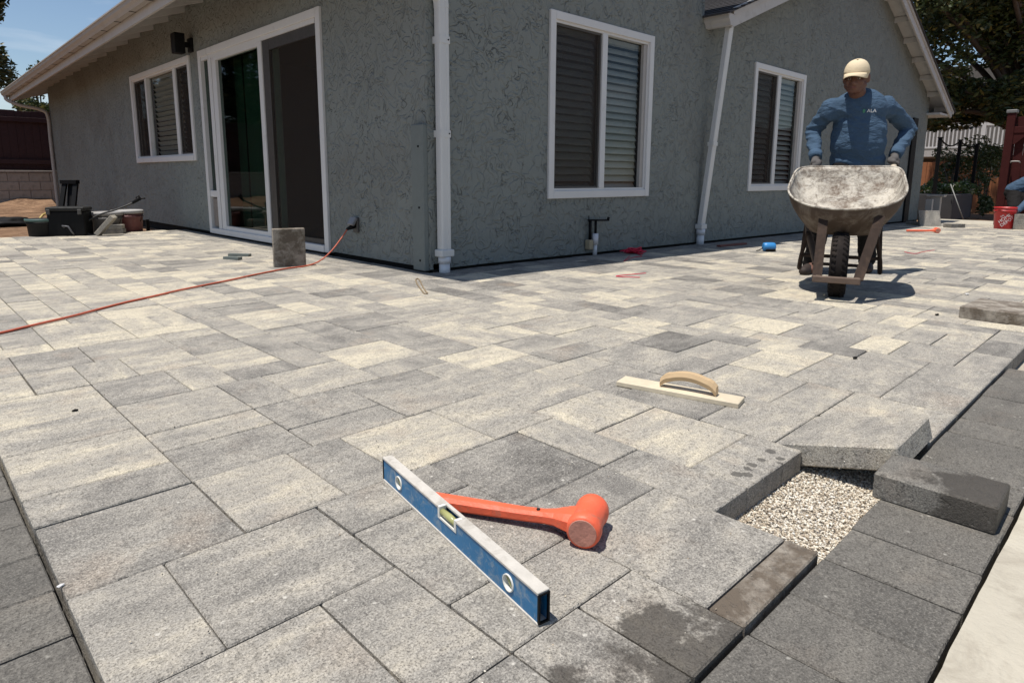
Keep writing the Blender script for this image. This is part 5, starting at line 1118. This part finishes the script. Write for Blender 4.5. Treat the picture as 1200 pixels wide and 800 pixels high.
# ================================================================== people
def cap_el(mb, p, r0, q, r1, n=14):
    """tapered capsule"""
    p, q = Vector(p), Vector(q); M_ = axis_frame(p, q-p); L = (q-p).length; prof_ = []
    for k in range(6): a_ = math.pi/2*k/5; prof_.append((max(r0*math.sin(a_), 1e-4), -r0*math.cos(a_)))
    for k in range(6): a_ = math.pi/2*k/5; prof_.append((max(r1*math.cos(a_), 1e-4), L+r1*math.sin(a_)))
    mb.lathe(prof_, M_, n)
def ell(mb, c, rx, ry, rz, ax=None):
    ax = ax or (Vector((1, 0, 0)), Vector((0, 1, 0)), Vector((0, 0, 1))); M_ = frame(c, *ax) @ Matrix.Diagonal((rx, ry, rz, 1))
    bm = bmesh.new(); bmesh.ops.create_uvsphere(bm, u_segments=20, v_segments=12, radius=1); mb.addbm(bm, M_)
def skin_over(mb, name, mat, parent, voxel, smooth=6, wrinkle=0., wscale=16., zmin=None, org=None, folds=0., axis0=None):
    """one continuous surface over the overlapping shapes"""
    me0 = mb.mesh(name); o = bpy.data.objects.new(name, me0); COL.objects.link(o)
    m = o.modifiers.new('r', 'REMESH'); m.mode = 'VOXEL'; m.voxel_size = voxel; m.use_smooth_shade = True
    s = o.modifiers.new('s', 'SMOOTH'); s.factor = .5; s.iterations = smooth
    dg = bpy.context.evaluated_depsgraph_get(); me = bpy.data.meshes.new_from_object(o.evaluated_get(dg)); bpy.data.objects.remove(o)
    nr = [v.normal.copy() for v in me.vertices]
    for v, nn in zip(me.vertices, nr):
        co = v.co
        if wrinkle:
            w_ = noise.noise(Vector((co.x, co.y, co.z*1.6))*wscale)+.5*noise.noise(co*wscale*2.3)
            lat = (co-axis0).dot(lt) if axis0 is not None else 0
            fr_ = 105 if abs(lat) > .215 else 62
            f_ = (1-2*abs(math.sin(.5*(co.z*fr_+6*noise.noise(co*6)+lat*34))))*folds*(1.25 if abs(lat) > .215 else 1)
            v.co = co+nn*(wrinkle*w_+f_*(.5+noise.noise(co*5)))
        if zmin is not None and v.co.z < zmin: v.co.z = zmin
    root = parent
    while root is not None and root.parent is not None: root = root.parent
    og = ORG[root.name] if root is not None else org
    for v in me.vertices: v.co = v.co-og
    me.materials.clear(); me.update()
    for p in me.polygons: p.use_smooth = True
    ob = link(name, me, mat, parent, og if root is None else None)
    if root is None: ORG[ob.name] = Vector(og)
    return ob
UP = Vector((0, 0, 1)); TA = (lt, bk, UP)
DT = 5.06
gzm = ground_z(5.4)
foot = at(985, 300, DT); base = Vector((foot.x, foot.y, gzm))
sh = {-1: at(973, 127, DT+.02), 1: at(1039, 124, DT+.02)}; el_ = {-1: at(953, 154, DT+.16), 1: at(1065, 151, DT+.18)}
gr = {-1: GRIP[0], 1: GRIP[1]}
wrist = {s: gr[s][0]+UP*.055+bk*.055 for s in (-1, 1)}
chest, belly, hips = at(1007, 131, DT), at(1006, 160, DT-.01), at(1004, 190, DT+.01)
neck, headc = at(1006.5, 113, DT-.015), at(1003.5, 91, DT-.09)
hip = {-1: at(990, 196, DT+.02), 1: at(1018, 196, DT+.02)}; knee = {-1: at(963, 250, DT-.10), 1: at(1017, 250, DT-.04)}; ank = {-1: at(952, 304, DT-.02), 1: at(1016, 304, DT+.14)}
for s in (-1, 1): ank[s].z = gzm+.085
# head axes: turned a little to the picture's left and down
fd = (Matrix.Rotation(R(-10), 3, 'Z') @ (-bk)); fd = (fd-UP*.16).normalized(); hl = fd.cross(UP).normalized() if False else UP.cross(fd).normalized(); hu = fd.cross(hl)
HA = (hl, fd, hu); hp_ = lambda a, b_, c_: headc+hl*a+fd*b_+hu*c_
mb = MB()
ell(mb, hp_(0, -.012, .018), .074, .094, .098, HA); ell(mb, hp_(0, .020, -.040), .062, .070, .078, HA); ell(mb, hp_(0, .048, -.082), .036, .036, .030, HA); ell(mb, hp_(0, .060, .012), .058, .024, .020, HA)
cap_el(mb, hp_(0, .082, .004), .0105, hp_(0, .101, -.034), .0165); ell(mb, hp_(.014, .090, -.038), .010, .012, .009, HA); ell(mb, hp_(-.014, .090, -.038), .010, .012, .009, HA)
for s in (-1, 1):
    ell(mb, hp_(s*.040, .058, -.028), .024, .022, .026, HA); ell(mb, hp_(s*.080, -.012, -.010), .012, .024, .036, HA); cap_el(mb, hp_(s*.052, .02, -.055), .026, hp_(s*.026, .052, -.086), .022)
ell(mb, hp_(0, .078, -.064), .026, .018, .014, HA)
cap_el(mb, neck-UP*.03, .062, headc-UP*.04, .058)
ell(mb, chest, .15, .09, .14, TA); ell(mb, belly, .14, .09, .15, TA); ell(mb, hips, .14, .09, .10, TA); cap_el(mb, neck-UP*.05, .06, chest, .1)
for s in (-1, 1):
    cap_el(mb, chest+UP*.06, .06, sh[s], .05); cap_el(mb, sh[s], .045, el_[s], .038); cap_el(mb, el_[s], .038, wrist[s], .028); cap_el(mb, wrist[s], .028, gr[s][0]+UP*.02, .022)
    cap_el(mb, hips, .09, hip[s], .075); cap_el(mb, hip[s], .075, knee[s], .050); cap_el(mb, knee[s], .050, ank[s], .036); cap_el(mb, ank[s], .036, ank[s]-bk*.10-UP*.045, .028)
man = skin_over(mb, 'person', M_SKIN, None, .0075, 4, org=base)
tag(man, 'worker in cream cap and blue long sleeved shirt pushing the wheelbarrow', 'person')
# face details
for s in (-1, 1):
    mb = MB(); ell(mb, hp_(s*.030, .0735, -.005), .0125, .010, .0075, HA); e_ = mb.build('eye', M_EYE, man); mb = MB(); ell(mb, hp_(s*.030, .081, -.005), .0055, .004, .0055, HA); mb.build('iris', M_HAIR, e_)
    mb = MB(); cap_el(mb, hp_(s*.014, .085, .010), .004, hp_(s*.046, .070, .014), .0035, 6); mb.build('eyebrow', M_HAIR, man)
mb = MB(); ell(mb, hp_(0, .0935, -.0605), .021, .006, .0045, HA); ell(mb, hp_(0, .0915, -.0685), .019, .006, .005, HA); mb.build('lips', M_LIP, man)
mb = MB(); ell(mb, hp_(0, -.030, .004), .0765, .085, .082, HA); skin_over(mb, 'hair', M_HAIR, man, .008, 3)
# cap
mb = MB(); rings = []
for k in range(9):
    t_ = k/8; zz = .028+.098*math.sin(t_*math.pi/2); sc = max(math.cos(t_*math.pi/2)**.72, .02)
    rings.append([hp_(.086*sc*math.cos(a_), -.010+.107*sc*math.sin(a_)*(1 if math.sin(a_) > 0 else .98), zz-(.006*math.sin(a_))) for a_ in [2*math.pi*j/28 for j in range(28)]])
mb.loft(rings, True, True); capo = mb.build('cap', M_CAP, man)
mb = MB(); rings = []
for j in range(15):
    a_ = math.pi*(j/14); inner = (.084*math.cos(a_), -.010+.104*math.sin(a_)); ext = .072*math.sin(a_)**.7
    pts_ = []
    for q, dz in ((0, .030), (.5, .028), (1, .018)):
        x_, y_ = inner[0]*(1-.06*q), inner[1]+ext*q; pts_.append(hp_(x_, y_, dz-.022*(abs(x_)/.084)**2*(.4+q)-.006*q+.008))
    rings.append(pts_+[p-hu*.004 for p in pts_[::-1]])
mb.loft(rings, True, True); mb.build('brim', M_CAP, capo)
mb = MB(); ell(mb, hp_(0, -.010, .1265), .007, .007, .004, HA); mb.build('button', M_CAP, capo)
# shirt
mb = MB(); ell(mb, chest+UP*.01, .192, .125, .165, TA); ell(mb, belly+UP*.03, .192, .132, .20, TA); ell(mb, belly-UP*.05, .196, .136, .20, TA); ell(mb, hips+UP*.01, .196, .135, .14, TA); cap_el(mb, neck-UP*.035, .074, chest, .115)
for s in (-1, 1):
    cap_el(mb, neck-UP*.055+lt*s*.03, .060, sh[s], .070); cap_el(mb, chest+lt*s*.06+UP*.03, .10, sh[s]-UP*.03, .072)
    cap_el(mb, sh[s], .068, el_[s], .060); cap_el(mb, el_[s], .058, wrist[s]+(el_[s]-wrist[s])*.16, .046); cap_el(mb, el_[s]-UP*.02, .054, (el_[s]+wrist[s])*.5, .056)
shirt = skin_over(mb, 'shirt', M_SHIRT, man, .0075, 8, .0050, 13, folds=.0055, axis0=chest)
mb = MB(); ring = []
for j in range(25): a_ = 2*math.pi*j/24; ring.append(neck+UP*(.018-.022*max(0, math.cos(a_)))+lt*(.066*math.sin(a_))-bk*(.068*math.cos(a_)+.004))
mb.tube(ring, .011, 8, False); mb.build('collar', M_SHIRT, shirt)
for s in (-1, 1):
    mb = MB(); a_, b_ = wrist[s]+(el_[s]-wrist[s])*.20, wrist[s]+(el_[s]-wrist[s])*.02; mb.tube([a_, (a_+b_)/2, b_], [.050, .047, .044], 16); mb.build('cuff', M_SHIRT, shirt)
# chest print, laid on the shirt
me = text_mesh('ALA', .034); pc = at(1019, 129, DT-.2)
from mathutils.bvhtree import BVHTree
bv = BVHTree.FromPolygons([v.co+ORG[man.name] for v in shirt.data.vertices], [tuple(p.vertices) for p in shirt.data.polygons])
for v in me.vertices:
    p = pc+lt*(v.co.x+.016)+UP*v.co.y; hit = bv.ray_cast(p, bk); v.co = ((hit[0]-bk*.0025) if hit[0] else p)-ORG[man.name]
link('chest_print', me, M_TEXTW, shirt)
mb = MB(); pts_ = []
for k in range(6): a_ = 2*math.pi*k/6; p = pc+lt*(-.034+.010*math.cos(a_))+UP*(.016*math.sin(a_)); hit = bv.ray_cast(p, bk); pts_.append((hit[0]-bk*.0028) if hit[0] else p)
mb.add(pts_, [tuple(range(6))]); mb.build('chest_emblem', simple('green_print', (.05, .20, .12), .7), shirt)
# trousers
mb = MB(); ell(mb, hips-UP*.03, .165, .115, .13, TA)
for s in (-1, 1): cap_el(mb, hip[s]-UP*.01, .098, knee[s], .076); cap_el(mb, knee[s], .076, ank[s]+UP*.0, .066)
skin_over(mb, 'trousers', M_TROUSER, man, .010, 3, .007, 14, zmin=gzm+.02, folds=.003)
for s in (-1, 1):                                            # boots
    mb = MB(); dr = (-bk+lt*s*(.30 if s < 0 else .05)).normalized(); hb_ = ank[s]-UP*.045
    cap_el(mb, ank[s], .052, hb_+bk*.02, .046); cap_el(mb, hb_+bk*.035, .042, hb_+dr*.10, .043); cap_el(mb, hb_+dr*.10-UP*.004, .045, hb_+dr*.165-UP*.008, .036)
    skin_over(mb, 'boot', M_BOOT, man, .008, 4, zmin=gzm+.002)
def glove(root, c, ax, wr, s, mat):
    """a closed hand round a bar: palm, four fingers and a thumb"""
    ax = ax.normalized(); e1 = (UP-ax*UP.dot(ax)).normalized(); e2 = ax.cross(e1); rr_ = .029
    pos = lambda t_, a_, r_=rr_: c+ax*t_+e1*(r_*math.cos(a_))+e2*(r_*math.sin(a_))
    sg = s; mb = MB()
    for i, t_ in enumerate((-.036, -.012, .012, .034)):
        th0 = .1; ln = (2.9, 3.3, 3.3, 2.8)[i]; pr = None
        for k in range(7):
            a_ = sg*(th0+ln*k/6)*1.0; q = pos(t_*-1, a_, rr_+.002*(k < 3)); 
            if pr is not None: cap_el(mb, pr, .0105-.0004*k, q, .0100-.0004*k, 8)
            pr = q
    pk = pos(0, 0.0, rr_+.010); cap_el(mb, pos(.030, -.15*sg, rr_+.004), .019, pos(-.032, -.15*sg, rr_+.004), .018); ell(mb, pos(0, -.55*sg, rr_+.006), .04, .03, .024, (ax, e2, e1))
    cap_el(mb, pk, .024, wr+(pk-wr)*.1, .027); cap_el(mb, wr, .030, wr+(wr-pk).normalized()*.03, .034)
    pr = None
    for k in range(5):
        a_ = -sg*(.5+1.5*k/4); q = pos(.034+.010*k/4, a_, rr_+.004)
        if pr is not None: cap_el(mb, pr, .013-.0008*k, q, .0125-.0008*k, 8)
        pr = q
    return skin_over(mb, 'glove', mat, root, .0045, 2)
for s in (-1, 1): glove(man, gr[s][0], gr[s][1], wrist[s], s, M_GLOVE)

# second worker, stooping at the right-hand edge -----------------------
D2 = 11.75; r2 = Vector((rgt.x, rgt.y, 0)).normalized(); S2 = (r2, FH, UP)
h2, s2, hd2 = at(1189, 224, D2+.15), at(1219, 211, D2-.05), at(1231, 213, D2-.2)
b2 = at(1192, 262, D2+.1); base2 = Vector((b2.x, b2.y, ground_z(b2.x)))
e2_, w2 = at(1205, 236, D2-.35), at(1190.5, 249, D2-.55)
kn2, an2 = {-1: at(1189, 244, D2-.25), 1: at(1213, 243, D2-.2)}, {-1: at(1184, 262, D2+.15), 1: at(1212, 262, D2+.15)}
for s in (-1, 1): an2[s].z = base2.z+.08
hp2 = lambda a, b_, c_: hd2+r2*a+FH*b_+UP*c_
mb = MB(); ell(mb, hd2, .078, .085, .105, S2); cap_el(mb, hd2-UP*.03-FH*.02, .05, s2, .06); ell(mb, hp2(.02, -.085, -.02), .016, .02, .022, S2); ell(mb, hp2(.01, -.05, -.07), .04, .035, .035, S2)
for s in (-1, 1): ell(mb, hp2(s*.08, 0, -.01), .012, .022, .03, S2)
ell(mb, (h2+s2)/2, .17, .09, .09, ((s2-h2).normalized(), FH, UP)); cap_el(mb, h2, .08, s2, .08)
cap_el(mb, s2, .05, e2_, .04); cap_el(mb, e2_, .038, w2, .028); s2b = s2+r2*.26-FH*.10; e2b, w2b = s2b-UP*.24-FH*.12, s2b-UP*.44-FH*.22; cap_el(mb, s2, .06, s2b, .05); cap_el(mb, s2b, .05, e2b, .04); cap_el(mb, e2b, .038, w2b, .028)
for s in (-1, 1): cap_el(mb, h2, .075, kn2[s], .050); cap_el(mb, kn2[s], .050, an2[s], .04)
man2 = skin_over(mb, 'person', M_SKIN, None, .012, 3, org=base2); tag(man2, 'stooping worker in a blue shirt reaching down beside the red bucket', 'person')
mb = MB(); cap_el(mb, h2+UP*.02, .145, (h2+s2)/2+UP*.02, .155); cap_el(mb, (h2+s2)/2+UP*.02, .155, s2, .125); cap_el(mb, s2, .09, e2_, .066); cap_el(mb, e2_, .066, w2+(e2_-w2)*.15, .048); cap_el(mb, s2, .09, s2b, .08); cap_el(mb, s2b, .08, e2b, .062); cap_el(mb, e2b, .062, w2b+(e2b-w2b)*.15, .048)
skin_over(mb, 'shirt', M_SHIRT, man2, .013, 3, .008, 12, folds=.004)
mb = MB(); ell(mb, h2-UP*.03, .16, .15, .13, S2)
for s in (-1, 1): cap_el(mb, h2-UP*.04, .125, kn2[s], .095); cap_el(mb, kn2[s], .095, an2[s], .07)
skin_over(mb, 'trousers', M_TROUSER, man2, .014, 3, .008, 12, zmin=base2.z+.02)
for s in (-1, 1):
    mb = MB(); cap_el(mb, an2[s], .05, an2[s]-UP*.04, .045); cap_el(mb, an2[s]-UP*.04, .045, an2[s]-UP*.045-FH*.16, .036); skin_over(mb, 'boot', M_BOOT, man2, .011, 3, zmin=base2.z+.002)
for wv, ev in ((w2, e2_), (w2b, e2b)):
    mb = MB(); dd = (wv-ev).normalized(); sd = dd.cross(FH).normalized(); cap_el(mb, wv-dd*.02, .034, wv+dd*.05, .036)
    for k in range(4): q = wv+dd*.07+sd*(-.030+.020*k); cap_el(mb, q, .012, q+dd*.035-FH*.01, .011, 8); cap_el(mb, q+dd*.035-FH*.01, .011, q+dd*.055+FH*.015, .010, 8)
    cap_el(mb, wv+dd*.02+sd*.03, .014, wv+dd*.06+sd*.055, .012, 8); skin_over(mb, 'glove', M_GLOVE, man2, .006, 2)
mb = MB(); ell(mb, hp2(0, .01, .03), .085, .095, .09, S2); skin_over(mb, 'hair', M_HAIR, man2, .012, 2)
